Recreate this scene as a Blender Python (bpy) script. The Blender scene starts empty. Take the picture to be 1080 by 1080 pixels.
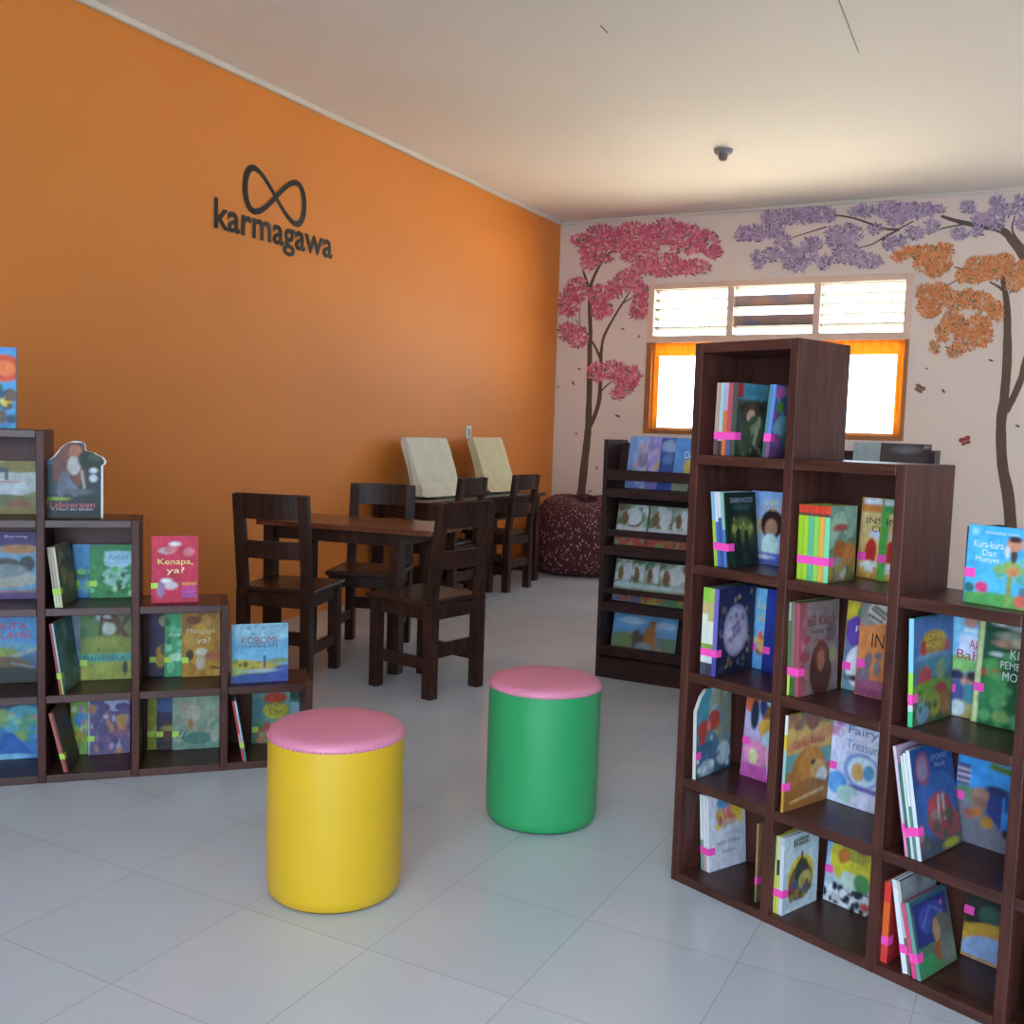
import bpy, bmesh, math, random
import numpy as np
from mathutils import Vector, Matrix

random.seed(7)
SC = bpy.context.scene
COL = SC.collection
R2 = math.radians

# ------------------------------------------------------------------ camera
CAM_F, YAW, PITCH, ROLL, CAM_H = 1042.42, 0.4881, 0.0815, 0.0325, 1.2401
_cy, _sy = math.cos(YAW), math.sin(YAW)
_F0 = Vector((-_sy, _cy, 0)); _R0 = Vector((_cy, _sy, 0)); _U0 = Vector((0, 0, 1))
FW = _F0 * math.cos(PITCH) - _U0 * math.sin(PITCH)
_U1 = _U0 * math.cos(PITCH) + _F0 * math.sin(PITCH)
RT = _R0 * math.cos(ROLL) + _U1 * math.sin(ROLL)
UP = _U1 * math.cos(ROLL) - _R0 * math.sin(ROLL)
CAMP = Vector((0, 0, CAM_H))
cam_d = bpy.data.cameras.new('camera'); cam = bpy.data.objects.new('camera', cam_d); COL.objects.link(cam)
cam_d.sensor_width = 36.0; cam_d.lens = 36.0 * CAM_F / 1080.0; cam_d.clip_start = 0.05; cam_d.clip_end = 200
cam.matrix_world = Matrix.Translation(CAMP) @ Matrix((RT, UP, -FW)).transposed().to_4x4()
SC.camera = cam

def ray(px, py): return FW + RT * ((px - 540) / CAM_F) - UP * ((py - 540) / CAM_F)
def on_x(px, py, x):
    d = ray(px, py); return CAMP + d * (x / d.x)
def on_y(px, py, y):
    d = ray(px, py); return CAMP + d * (y / d.y)
def on_z(px, py, z):
    d = ray(px, py); return CAMP + d * ((z - CAM_H) / d.z)

# ------------------------------------------------------------------ room sizes
LW, BW, CH = -4.17, 8.66, 3.234          # left wall x, back wall y, ceiling z
RW, FWY = 2.5, -2.2                      # right wall x, front wall y
WX0, WX1, WZ0, WZT, WZ1 = -3.252, -0.998, 1.262, 2.119, 2.62   # window in the back wall

# ------------------------------------------------------------------ colours and materials
def lin(h):
    h = h.lstrip('#'); out = []
    for i in (0, 2, 4):
        c = int(h[i:i + 2], 16) / 255.0
        out.append(c / 12.92 if c <= 0.04045 else ((c + 0.055) / 1.055) ** 2.4)
    return tuple(out)

MATS = {}
def nodes_of(name):
    m = bpy.data.materials.new(name); m.use_nodes = True
    nt = m.node_tree; b = nt.nodes['Principled BSDF']
    return m, nt, b
def plain(name, hexc, rough=0.5, var=0.06, scale=8.0, bump=0.0, bscale=60.0, spec=0.5, metal=0.0):
    if name in MATS: return MATS[name]
    m, nt, b = nodes_of(name)
    N, L = nt.nodes, nt.links
    tc = N.new('ShaderNodeTexCoord'); no = N.new('ShaderNodeTexNoise'); no.inputs['Scale'].default_value = scale; no.inputs['Detail'].default_value = 4
    L.new(tc.outputs['Object'], no.inputs['Vector'])
    cr = N.new('ShaderNodeValToRGB'); c = lin(hexc)
    cr.color_ramp.elements[0].position = 0.3; cr.color_ramp.elements[1].position = 0.7
    cr.color_ramp.elements[0].color = tuple(x * (1 - var) for x in c) + (1,)
    cr.color_ramp.elements[1].color = tuple(min(1, x * (1 + var)) for x in c) + (1,)
    L.new(no.outputs['Fac'], cr.inputs['Fac']); L.new(cr.outputs['Color'], b.inputs['Base Color'])
    b.inputs['Roughness'].default_value = rough; b.inputs['Metallic'].default_value = metal
    b.inputs['Specular IOR Level'].default_value = spec
    if bump:
        n2 = N.new('ShaderNodeTexNoise'); n2.inputs['Scale'].default_value = bscale; L.new(tc.outputs['Object'], n2.inputs['Vector'])
        bp = N.new('ShaderNodeBump'); bp.inputs['Strength'].default_value = bump; bp.inputs['Distance'].default_value = 0.01
        L.new(n2.outputs['Fac'], bp.inputs['Height']); L.new(bp.outputs['Normal'], b.inputs['Normal'])
    MATS[name] = m
    return m
def wood(name, ca, cb, rough=0.38, stretch=(6, 6, 60), spec=0.28):
    if name in MATS: return MATS[name]
    m, nt, b = nodes_of(name); N, L = nt.nodes, nt.links
    tc = N.new('ShaderNodeTexCoord'); mp = N.new('ShaderNodeMapping'); mp.inputs['Scale'].default_value = stretch
    L.new(tc.outputs['Object'], mp.inputs['Vector'])
    no = N.new('ShaderNodeTexNoise'); no.inputs['Scale'].default_value = 1.0; no.inputs['Detail'].default_value = 6; no.inputs['Distortion'].default_value = 0.6
    L.new(mp.outputs['Vector'], no.inputs['Vector'])
    cr = N.new('ShaderNodeValToRGB'); cr.color_ramp.elements[0].position = 0.33; cr.color_ramp.elements[1].position = 0.68
    cr.color_ramp.elements[0].color = lin(ca) + (1,); cr.color_ramp.elements[1].color = lin(cb) + (1,)
    L.new(no.outputs['Fac'], cr.inputs['Fac']); L.new(cr.outputs['Color'], b.inputs['Base Color'])
    b.inputs['Roughness'].default_value = rough; b.inputs['Specular IOR Level'].default_value = spec
    bp = N.new('ShaderNodeBump'); bp.inputs['Strength'].default_value = 0.12; bp.inputs['Distance'].default_value = 0.004
    L.new(no.outputs['Fac'], bp.inputs['Height']); L.new(bp.outputs['Normal'], b.inputs['Normal'])
    MATS[name] = m
    return m

M_SHELF = wood('dark_shelf_wood', '#3a1f19', '#572e26', 0.45, (5, 5, 5))
M_SHELFH = wood('dark_shelf_wood_flat', '#381d17', '#552f26', 0.36, (5, 40, 40), 0.4)
M_SHELFV = wood('dark_shelf_wood_upright', '#3c201a', '#5b3128', 0.45, (40, 40, 5))
M_CHAIR = wood('dark_chair_wood', '#2c1b15', '#452a21', 0.42, (30, 30, 6), 0.22)
M_CHAIRH = wood('dark_chair_wood_flat', '#2c1a14', '#462a20', 0.34, (6, 40, 40), 0.35)
M_TABLE = wood('red_brown_table_wood', '#5a3220', '#7d4a30', 0.27, (5, 40, 40))
M_RACK = wood('rack_wood', '#291815', '#402521', 0.5, (8, 30, 30), 0.2)
M_PAGES = plain('page_edges', '#d8d0bd', 0.8, 0.12, 90)
M_PINK_TAPE = plain('pink_tape', '#ff4fb4', 0.5, 0.04)
M_LIME_TAPE = plain('lime_tape', '#b4dc50', 0.5, 0.04)
M_WHITE = plain('white_plastic', '#d9d6cd', 0.45, 0.03)
M_BLACK = plain('black_paint', '#17130f', 0.5, 0.1)

m, nt, b = nodes_of('printed_cover')
ca = nt.nodes.new('ShaderNodeVertexColor'); ca.layer_name = 'print'
nt.links.new(ca.outputs['Color'], b.inputs['Base Color']); b.inputs['Roughness'].default_value = 0.42; b.inputs['Specular IOR Level'].default_value = 0.28
M_PRINT = m

# ------------------------------------------------------------------ mesh helpers
def obj(name, bm, mats, parent=None, smooth=False, bevel=0.0, loc=None):
    me = bpy.data.meshes.new(name); bm.normal_update(); bm.to_mesh(me); bm.free()
    if not isinstance(mats, (list, tuple)): mats = [mats]
    for q in mats: me.materials.append(q)
    if smooth:
        for p in me.polygons: p.use_smooth = True
    o = bpy.data.objects.new(name, me); COL.objects.link(o)
    if parent: o.parent = parent
    if loc is not None: o.location = loc
    if bevel:
        md = o.modifiers.new('bevel', 'BEVEL'); md.width = bevel; md.segments = 2; md.limit_method = 'ANGLE'; md.angle_limit = R2(40)
    return o
def thing(name, label, cat, loc=(0, 0, 0), rotz=0.0, group=None):
    o = bpy.data.objects.new(name, None); COL.objects.link(o); o.empty_display_size = 0.05
    o.location = loc; o.rotation_euler = (0, 0, rotz)
    return tag(o, label, cat, group)
def tag(o, label, cat, group=None):
    o['label'] = label; o['category'] = cat
    if group: o['group'] = group
    return o
def struct(o): o['kind'] = 'structure'; return o
def box(bm, x0, x1, y0, y1, z0, z1, mat=0, M=None):
    vs = [bm.verts.new((x, y, z)) for z in (z0, z1) for y in (y0, y1) for x in (x0, x1)]
    if M is not None:
        for v in vs: v.co = M @ v.co
    for f in ((0, 2, 3, 1), (4, 5, 7, 6), (0, 1, 5, 4), (2, 6, 7, 3), (0, 4, 6, 2), (1, 3, 7, 5)):
        fc = bm.faces.new([vs[i] for i in f]); fc.material_index = mat
    return vs
def bx(*a, **k):
    bm = bmesh.new(); box(bm, *a, **k); return bm
def beam(bm, p, q, w, d, mat=0):
    """square bar from p to q (w across, d deep)"""
    p, q = Vector(p), Vector(q); ax = (q - p).normalized()
    ref = Vector((0, 1, 0)) if abs(ax.y) < 0.9 else Vector((1, 0, 0))
    s = ax.cross(ref).normalized() * w / 2; t = s.cross(ax).normalized() * d / 2
    a = [bm.verts.new(p + s * i + t * j) for i, j in ((-1, -1), (1, -1), (1, 1), (-1, 1))]
    c = [bm.verts.new(q + s * i + t * j) for i, j in ((-1, -1), (1, -1), (1, 1), (-1, 1))]
    bm.faces.new(a[::-1]); bm.faces.new(c)
    for i in range(4): bm.faces.new((a[i], a[(i + 1) % 4], c[(i + 1) % 4], c[i]))
def lathe(bm, prof, n=48, mat=0):
    rings = []
    for r, z in prof:
        if r < 1e-6: rings.append([bm.verts.new((0, 0, z))])
        else: rings.append([bm.verts.new((r * math.cos(2 * math.pi * i / n), r * math.sin(2 * math.pi * i / n), z)) for i in range(n)])
    for a, c in zip(rings, rings[1:]):
        for i in range(n):
            j = (i + 1) % n
            if len(a) == 1 and len(c) == 1: continue
            if len(a) == 1: f = bm.faces.new((a[0], c[j], c[i]))
            elif len(c) == 1: f = bm.faces.new((a[i], a[j], c[0]))
            else: f = bm.faces.new((a[i], a[j], c[j], c[i]))
            f.material_index = mat
def text_mesh(s, mat, depth=0.0004, bold=0.0):
    cu = bpy.data.curves.new('txt', 'FONT'); cu.body = s; cu.size = 1.0; cu.extrude = depth; cu.offset = bold; cu.resolution_u = 3
    to = bpy.data.objects.new('txt', cu); COL.objects.link(to)
    dg = bpy.context.evaluated_depsgraph_get(); dg.update()
    me = bpy.data.meshes.new_from_object(to.evaluated_get(dg))
    bpy.data.objects.remove(to); bpy.data.curves.remove(cu)
    me.materials.clear(); me.materials.append(mat)
    return me
def fit_text(name, s, mat, w, h, parent, mtx, bold=0.0, depth=0.0004):
    """lettering scaled to w x h metres; mtx maps text (x right, y up, z out) into the parent's space, lower-left at its origin"""
    me = text_mesh(s, mat, 0.0, bold)
    a = np.array([v.co[:] for v in me.vertices]); lo, hi = a.min(0), a.max(0)
    sx, sy = w / max(hi[0] - lo[0], 1e-6), h / max(hi[1] - lo[1], 1e-6)
    for v in me.vertices: v.co = mtx @ Vector(((v.co.x - lo[0]) * sx, (v.co.y - lo[1]) * sy, depth))
    me.update(); me.name = name
    o = bpy.data.objects.new(name, me); COL.objects.link(o); o.parent = parent
    return o
FACE_FRONT = Matrix(((1, 0, 0, 0), (0, 0, -1, 0), (0, 1, 0, 0), (0, 0, 0, 1)))     # text plane turned to face -y

# ------------------------------------------------------------------ the setting
def tile_floor():
    m, nt, b = nodes_of('glossy_floor_tiles'); N, L = nt.nodes, nt.links
    tc = N.new('ShaderNodeTexCoord'); mp = N.new('ShaderNodeMapping')
    mp.inputs['Location'].default_value = (0.165, 0.20, 0); L.new(tc.outputs['Object'], mp.inputs['Vector'])
    br = N.new('ShaderNodeTexBrick'); br.offset = 0.0; br.squash = 1.0
    br.inputs['Scale'].default_value = 1.0; br.inputs['Brick Width'].default_value = 0.39; br.inputs['Row Height'].default_value = 0.41
    br.inputs['Mortar Size'].default_value = 0.0016; br.inputs['Mortar Smooth'].default_value = 0.4
    br.inputs['Color1'].default_value = lin('#d3d7dd') + (1,); br.inputs['Color2'].default_value = lin('#ccd1d7') + (1,); br.inputs['Mortar'].default_value = lin('#b2b4b8') + (1,)
    L.new(mp.outputs['Vector'], br.inputs['Vector'])
    no = N.new('ShaderNodeTexNoise'); no.inputs['Scale'].default_value = 2.2; no.inputs['Detail'].default_value = 5; L.new(tc.outputs['Object'], no.inputs['Vector'])
    mx = N.new('ShaderNodeMix'); mx.data_type = 'RGBA'; mx.blend_type = 'MULTIPLY'; mx.inputs['Factor'].default_value = 0.22
    L.new(br.outputs['Color'], mx.inputs['A']); L.new(no.outputs['Color'], mx.inputs['B'])
    hs = N.new('ShaderNodeRGBToBW'); L.new(no.outputs['Color'], hs.inputs['Color']); L.new(hs.outputs['Val'], mx.inputs['B'])
    L.new(mx.outputs['Result'], b.inputs['Base Color'])
    mr = N.new('ShaderNodeMapRange'); mr.inputs['To Min'].default_value = 0.13; mr.inputs['To Max'].default_value = 0.24
    L.new(no.outputs['Fac'], mr.inputs['Value']); L.new(mr.outputs['Result'], b.inputs['Roughness'])
    return m
M_FLOOR = tile_floor()
M_ORANGE = plain('orange_wall_paint', '#dc8434', 0.55, 0.04, 1.2, 0.06, 40)
M_BACKW = plain('pale_wall_paint', '#e6d5ca', 0.7, 0.03, 1.0, 0.05, 40)
M_CEIL = plain('ceiling_paint', '#e9e2da', 0.75, 0.03, 0.8)
M_FRAMEW = plain('pale_window_paint', '#e3c3ae', 0.5, 0.04)
M_FRAMEO = plain('orange_window_paint', '#e69a3c', 0.45, 0.05)
M_FRAMEB = plain('brown_window_paint', '#a8672e', 0.5, 0.08)

struct(obj('floor', bx(LW - 0.15, RW + 0.15, FWY - 0.15, BW + 0.15, -0.12, 0), M_FLOOR))
struct(obj('ceiling', bx(LW - 0.15, RW + 0.15, FWY - 0.15, BW + 0.15, CH, CH + 0.1), M_CEIL))
struct(obj('wall_left', bx(LW - 0.15, LW, FWY - 0.15, BW + 0.15, 0, CH), M_ORANGE))
def holed_wall(name, axis, c0, c1, a0, a1, holes, mat):
    """wall slab between c0 and c1 along its normal, spanning a0..a1, with rectangular holes (h0,h1,z0,z1) sorted along the wall"""
    bm = bmesh.new()
    def put(p0, p1, z0, z1):
        if p1 - p0 < 1e-4 or z1 - z0 < 1e-4: return
        if axis == 'y': box(bm, p0, p1, c0, c1, z0, z1)
        else: box(bm, c0, c1, p0, p1, z0, z1)
    cur = a0
    for h0, h1, z0, z1 in holes:
        put(cur, h0, 0, CH); put(h0, h1, 0, z0); put(h0, h1, z1, CH); cur = h1
    put(cur, a1, 0, CH)
    return struct(obj(name, bm, mat))
holed_wall('wall_back', 'y', BW, BW + 0.15, LW, RW, [(WX0, WX1, WZ0, WZ1)], M_BACKW)
FRONT_HOLES = [(-1.2, 2.2, 0.0, 2.75)]
RIGHT_HOLES = [(6.7, 7.6, 1.0, 2.0)]  # unseen opening, added to bring more daylight onto the left wall and back
holed_wall('wall_front', 'y', FWY - 0.15, FWY, LW, RW, FRONT_HOLES, M_BACKW)
holed_wall('wall_right', 'x', RW, RW + 0.15, FWY - 0.15, BW + 0.15, RIGHT_HOLES, M_BACKW)
bm = bmesh.new(); box(bm, LW, LW + 0.035, FWY, BW, CH - 0.035, CH); struct(obj('trim_1', bm, plain('cornice_paint', '#d9cfc2', 0.6, 0.02), bevel=0.008))
bm = bmesh.new(); box(bm, LW + 0.035, RW, BW - 0.03, BW, CH - 0.03, CH); struct(obj('trim_2', bm, MATS['cornice_paint'], bevel=0.008))
# joints between the ceiling boards
bm = bmesh.new()
p, q = on_z(885, 0, CH), on_z(903, 48, CH)
dv = (q - p); beam(bm, p - dv * 1.0 + Vector((0, 0, -.001)), q + dv * 0.15 + Vector((0, 0, -.001)), 0.007, 0.002)
p, q = on_z(633, 26, CH), on_z(641, 34, CH)
beam(bm, p + Vector((0, 0, -.001)), q + Vector((0, 0, -.001)), 0.012, 0.002)
struct(obj('trim_3', bm, plain('ceiling_joint', '#8d8379', 0.8, 0.05)))
struct(obj('ground', bx(-30, 30, BW + 0.15, 60, -0.6, -0.5), plain('pale_ground', '#ded6c4', 0.9, 0.1, 0.6)))

# ------------------------------------------------------------------ back window
win = bpy.data.objects.new('window_1', None); COL.objects.link(win); win.location = ((WX0 + WX1) / 2, BW, WZ0); struct(win)
def wpart(name, bm, mat, bevel=0.0):
    o = obj(name, bm, mat, None, bevel=bevel); o.parent = win; o.matrix_parent_inverse = Matrix.Translation(win.location).inverted(); return o
T = 0.055
bm = bmesh.new()
for x0, x1 in ((WX0, WX0 + T), (WX1 - T, WX1)): box(bm, x0, x1, BW - 0.012, BW + 0.14, WZT + 0.03, WZ1)
box(bm, WX0 + T, WX1 - T, BW - 0.012, BW + 0.14, WZ1 - T, WZ1)
box(bm, WX0, WX1, BW - 0.012, BW + 0.14, WZT - 0.03, WZT + 0.03)
mx = [on_y(770, 330, BW).x, on_y(861, 330, BW).x]
for c in mx: box(bm, c - 0.028, c + 0.028, BW - 0.005, BW + 0.12, WZT + 0.03, WZ1 - T)
wpart('louver_frame', bm, M_FRAMEW, 0.004)
bm = bmesh.new()
for x0, x1 in ((WX0, WX0 + 0.055), (WX1 - 0.03, WX1)): box(bm, x0, x1, BW - 0.012, BW + 0.14, WZ0, WZT - 0.03)
box(bm, WX0 + 0.055, WX1 - 0.03, BW - 0.012, BW + 0.14, WZ0, WZ0 + 0.04)
for c in mx: box(bm, c - 0.04, c + 0.04, BW - 0.005, BW + 0.14, WZ0 + 0.04, WZT - 0.03)
wpart('casement_frame', bm, M_FRAMEB, 0.004)
m, nt, b = nodes_of('clear_pane'); N, L = nt.nodes, nt.links
N.remove(b); tr = N.new('ShaderNodeBsdfTransparent'); gl = N.new('ShaderNodeBsdfGlossy'); gl.inputs['Roughness'].default_value = 0.02
mxs = N.new('ShaderNodeMixShader'); mxs.inputs['Fac'].default_value = 0.06; tr.inputs['Color'].default_value = (0.95, 0.97, 0.95, 1)
L.new(tr.outputs[0], mxs.inputs[1]); L.new(gl.outputs[0], mxs.inputs[2]); L.new(mxs.outputs[0], N['Material Output'].inputs['Surface'])
M_GLASS = m
segs = [(WX0 + 0.055, mx[0] - 0.04), (mx[0] + 0.04, mx[1] - 0.04), (mx[1] + 0.04, WX1 - 0.03)]
for i, (x0, x1) in enumerate(segs):
    bm = bmesh.new()
    y0, y1 = BW + 0.055, BW + 0.105
    zt, zb = WZT - 0.03, WZ0 + 0.04
    top, side = 0.03, 0.02
    box(bm, x0, x1, y0, y1, zt - top, zt); box(bm, x0, x1, y0, y1, zb, zb + 0.02)
    box(bm, x0, x0 + side, y0, y1, zb + 0.02, zt - top); box(bm, x1 - side, x1, y0, y1, zb + 0.02, zt - top)
    sash = wpart('sash', bm, M_FRAMEO, 0.004)
    wpart('glass_pane', bx(x0 + side - .005, x1 - side + .005, BW + 0.078, BW + 0.083, zb + 0.015, zt - top + .005), M_GLASS)
m, nt, b = nodes_of('yellow_curtain_cloth'); N, L = nt.nodes, nt.links
tl = N.new('ShaderNodeBsdfTranslucent'); tl.inputs['Color'].default_value = (0.80, 0.46, 0.09, 1); b.inputs['Base Color'].default_value = lin('#e6a23c') + (1,); b.inputs['Roughness'].default_value = 0.9
mxs = N.new('ShaderNodeMixShader'); mxs.inputs['Fac'].default_value = 0.45; L.new(b.outputs[0], mxs.inputs[1]); L.new(tl.outputs[0], mxs.inputs[2]); L.new(mxs.outputs[0], N['Material Output'].inputs['Surface'])
M_CURT = m
for i, (x0, x1) in enumerate(segs):
    bm = bmesh.new(); zt, zb = WZT - 0.035, WZ0 + 0.045; yb = BW + 0.035
    def cloth(xa, xb, za, zc, nfold, vert):
        n = 40; prev = None
        for k in range(n + 1):
            f = k / n; d = 0.008 * math.sin(f * nfold * 2 * math.pi)
            a, c = ((xa + (xb - xa) * f, yb + d, za), (xa + (xb - xa) * f, yb + d, zc))
            cur = (bm.verts.new(a), bm.verts.new(c))
            if prev: bm.faces.new((prev[0], cur[0], cur[1], prev[1]))
            prev = cur
    cloth(x0 + .002, x1 - .002, zt - 0.115, zt, 9, 0)
    cloth(x0 + .002, x0 + 0.06, zb, zt - 0.115, 1.5, 1); cloth(x1 - 0.06, x1 - .002, zb, zt - 0.115, 1.5, 1)
    cu = wpart('curtain', bm, M_CURT); md = cu.modifiers.new('thickness', 'SOLIDIFY'); md.thickness = 0.002
usegs = [(WX0 + T, mx[0] - 0.028), (mx[0] + 0.028, mx[1] - 0.028), (mx[1] + 0.028, WX1 - T)]
m, nt, b = nodes_of('weathered_slat'); N, L = nt.nodes, nt.links
tc = N.new('ShaderNodeTexCoord'); no = N.new('ShaderNodeTexNoise'); no.inputs['Scale'].default_value = 5; L.new(tc.outputs['Object'], no.inputs['Vector'])
cr = N.new('ShaderNodeValToRGB'); cr.color_ramp.elements[0].position = 0.42; cr.color_ramp.elements[1].position = 0.66
cr.color_ramp.elements[0].color = lin('#9d96a4') + (1,); cr.color_ramp.elements[1].color = lin('#c9a08a') + (1,)
L.new(no.outputs['Fac'], cr.inputs['Fac']); L.new(cr.outputs['Color'], b.inputs['Base Color']); b.inputs['Roughness'].default_value = 0.6
M_SLATW = m
M_SLATG = plain('frosted_slat', '#221b17', 0.5, 0.05)
for i, (x0, x1) in enumerate(usegs):
    hz = (WZ1 - T - WZT - 0.03)
    for k in range(5):
        zc = WZT + 0.03 + hz * (k + 0.5) / 5 + 0.03
        bm = bmesh.new()
        if i == 1 and k in (1, 3):
            Mx = Matrix.Translation((0, BW + 0.06, zc - 0.03)) @ Matrix.Rotation(R2(-78 if k == 3 else -50), 4, 'X')
            box(bm, x0, x1, -0.055, 0.055, -0.005, 0.005, M=Mx); wpart('louver_slat', bm, M_SLATW)
        else:
            Mx = Matrix.Translation((0, BW + 0.06, zc)) @ Matrix.Rotation(R2(-15), 4, 'X')
            box(bm, x0, x1, -0.04, 0.04, -0.003, 0.003, M=Mx); wpart('louver_slat', bm, M_SLATG)

# ------------------------------------------------------------------ painted trees on the back wall
def wall_px(px, py, off=0.002): return on_y(px, py, BW - off)
def ribbon(bm, pts, w0, w1, off=0.002, mat=0):
    """painted stroke along pixel points, tapering from w0 to w1 metres"""
    P = [wall_px(x, y, off) for x, y in pts]
    Q = []
    for i in range(len(P) - 1):
        for k in range(4): 
            t = k / 4.0
            a = P[max(i - 1, 0)]; b_, c = P[i], P[i + 1]; d = P[min(i + 2, len(P) - 1)]
            Q.append(0.5 * ((2 * b_) + (c - a) * t + (2 * a - 5 * b_ + 4 * c - d) * t * t + (3 * b_ - a - 3 * c + d) * t ** 3))
    Q.append(P[-1]); prev = None
    for i, p in enumerate(Q):
        t = (Q[min(i + 1, len(Q) - 1)] - Q[max(i - 1, 0)]).normalized(); s = Vector((-t.z, 0, t.x))
        w = (w0 + (w1 - w0) * i / (len(Q) - 1)) / 2 * random.uniform(0.92, 1.08)
        y = BW - off
        a, c = bm.verts.new((p.x + s.x * w, y, p.z + s.z * w)), bm.verts.new((p.x - s.x * w, y, p.z - s.z * w))
        if prev:
            f = bm.faces.new((prev[0], prev[1], c, a)); f.material_index = mat
        prev = (a, c)
def foliage(bm, clusters, weights, dens=0.32, ln=(4.5, 8.5), wd=(1.3, 2.2)):
    for cx, cy, rx, ry in clusters:
        rx *= 1.12; ry *= 1.12
        n = int(math.pi * rx * ry * dens) + 6
        for _ in range(n):
            a = random.uniform(0, 2 * math.pi); r = math.sqrt(random.random())
            x, y = cx + rx * r * math.cos(a), cy + ry * r * math.sin(a)
            ang = math.atan2((y - cy) / ry - 0.5, (x - cx) / rx) + random.gauss(0, 0.6)
            l, w = random.uniform(*ln), random.uniform(*wd)
            mi = random.choices(range(len(weights)), weights)[0]
            off = 0.0035 + random.random() * 0.004 - (0.001 if mi >= len(weights) - 2 else 0)
            ux, uy = math.cos(ang), math.sin(ang)
            pts = [(x - ux * l / 2, y - uy * l / 2), (x - uy * w / 2 + ux * l * .08, y + ux * w / 2 + uy * l * .08), (x + ux * l / 2, y + uy * l / 2), (x + uy * w / 2 + ux * l * .08, y - ux * w / 2 + uy * l * .08)]
            f = bm.faces.new([bm.verts.new(wall_px(q[0], q[1], off)) for q in pts]); f.material_index = mi
M_TRUNK = plain('painted_trunk', '#66503f', 0.75, 0.12, 6)
M_TRUNKP = plain('painted_grey_brown', '#66524c', 0.75, 0.1, 6)
def crop(l, ox, oy, s): return [(ox + a / s, oy + b_ / s) for a, b_ in l]
def cropc(l, ox, oy, s): return [(ox + a / s, oy + b_ / s, c / s, d / s) for a, b_, c, d in l]
def painted_tree(label, trunk, clusters, cols, weights, petals, pcol, trunkmat):
    base = wall_px(*trunk[0][0][0])
    t = thing('painted_tree', label, 'mural', (base.x, BW, max(base.z, 0.0)), 0, 'trees painted on the back wall')
    inv = Matrix.Translation(t.location).inverted()
    bm = bmesh.new()
    for pts, w0, w1 in trunk: ribbon(bm, pts, w0, w1, 0.0015 + 0.0002 * random.random())
    bm.transform(inv); obj('trunk', bm, trunkmat, t)
    bm = bmesh.new(); foliage(bm, clusters, weights); bm.transform(inv)
    obj('foliage', bm, [plain('leaf_paint_' + c[1:], c, 0.75, 0.08, 12) for c in cols], t)
    for x, y, a, s in petals:
        bm = bmesh.new(); vs = []
        for k in range(6):
            an = k * math.pi / 3; ex, ey = math.cos(an) * s, math.sin(an) * s * 0.42
            vs.append(bm.verts.new(wall_px(x + ex * math.cos(a) - ey * math.sin(a), y + ex * math.sin(a) + ey * math.cos(a), 0.003)))
        bm.faces.new(vs); bm.transform(inv); obj('falling_petal', bm, pcol, t)
    return t
A4, A5 = (570, 220, 5.4), (570, 360, 5.4)
tr1 = [(crop([(225, 930), (250, 700), (270, 520), (275, 400), (280, 200), (281, 0)], *A5), 0.092, 0.045),
       (crop([(281, 760), (285, 700), (280, 580), (280, 460)], *A4), 0.045, 0.036), (crop([(280, 470), (262, 410), (240, 345)], *A4), 0.034, 0.018),
       (crop([(278, 470), (300, 400), (340, 320), (390, 255), (440, 225)], *A4), 0.036, 0.015),
       (crop([(278, 490), (310, 420), (335, 330), (342, 200), (345, 60)], *A5), 0.045, 0.036), (crop([(345, 880), (348, 800), (365, 720), (430, 600), (480, 520), (515, 460)], *A4), 0.034, 0.012),
       (crop([(470, 540), (510, 515), (545, 500)], *A4), 0.014, 0.008), (crop([(338, 850), (318, 800), (290, 750)], *A4), 0.026, 0.02),
       (crop([(345, 285), (380, 250), (425, 215)], *A5), 0.018, 0.01), (crop([(275, 720), (240, 690), (200, 630)], *A4), 0.014, 0.007), (crop([(225, 660), (222, 600), (228, 540)], *A4), 0.009, 0.006)]
cl1 = cropc([(240, 180, 60, 35), (340, 150, 80, 50), (300, 260, 70, 60), (275, 300, 45, 45), (420, 180, 70, 60), (520, 150, 90, 65), (620, 180, 60, 80), (520, 250, 60, 50), (720, 130, 90, 65), (820, 170, 100, 80), (930, 190, 80, 60), (990, 250, 45, 35), (700, 320, 110, 60), (590, 330, 70, 40), (850, 335, 110, 42), (390, 290, 22, 18),
             (210, 460, 60, 60), (160, 540, 55, 70), (340, 500, 60, 60), (360, 570, 50, 40), (330, 590, 35, 35), (150, 700, 48, 45), (210, 730, 55, 55),
             (420, 460, 45, 45), (500, 410, 70, 55), (570, 480, 42, 60), (570, 565, 45, 52), (545, 600, 35, 25), (330, 930, 55, 48), (420, 920, 60, 48), (480, 960, 70, 58), (540, 950, 32, 48), (475, 1020, 45, 38), (440, 1060, 35, 26)], *A4)
pet1 = [(x, y, a, s) for (x, y), a, s in zip(crop([(222, 157), (187, 238), (100, 258), (440, 425), (205, 525), (320, 720), (283, 853)], *A5), (0.6, 1.0, 0.9, 0.3, 0.2, 1.4, 0.2), (2.3, 2.8, 1.9, 3.2, 2.0, 2.2, 1.8))] + [(657, 347, 0.3, 2.2), (674, 355, 1.8, 2.0)]
painted_tree('pink blossom tree with a forked brown trunk painted left of the window', tr1, cl1, ['#d9667e', '#e88da0', '#c65270', '#6f665e', '#64794f'], [40, 30, 14, 9, 10], pet1, plain('petal_rose', '#9a4a4a', 0.7), M_TRUNK)
C8, C6 = (770, 190, 6.0), (930, 190, 7.2)
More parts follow.
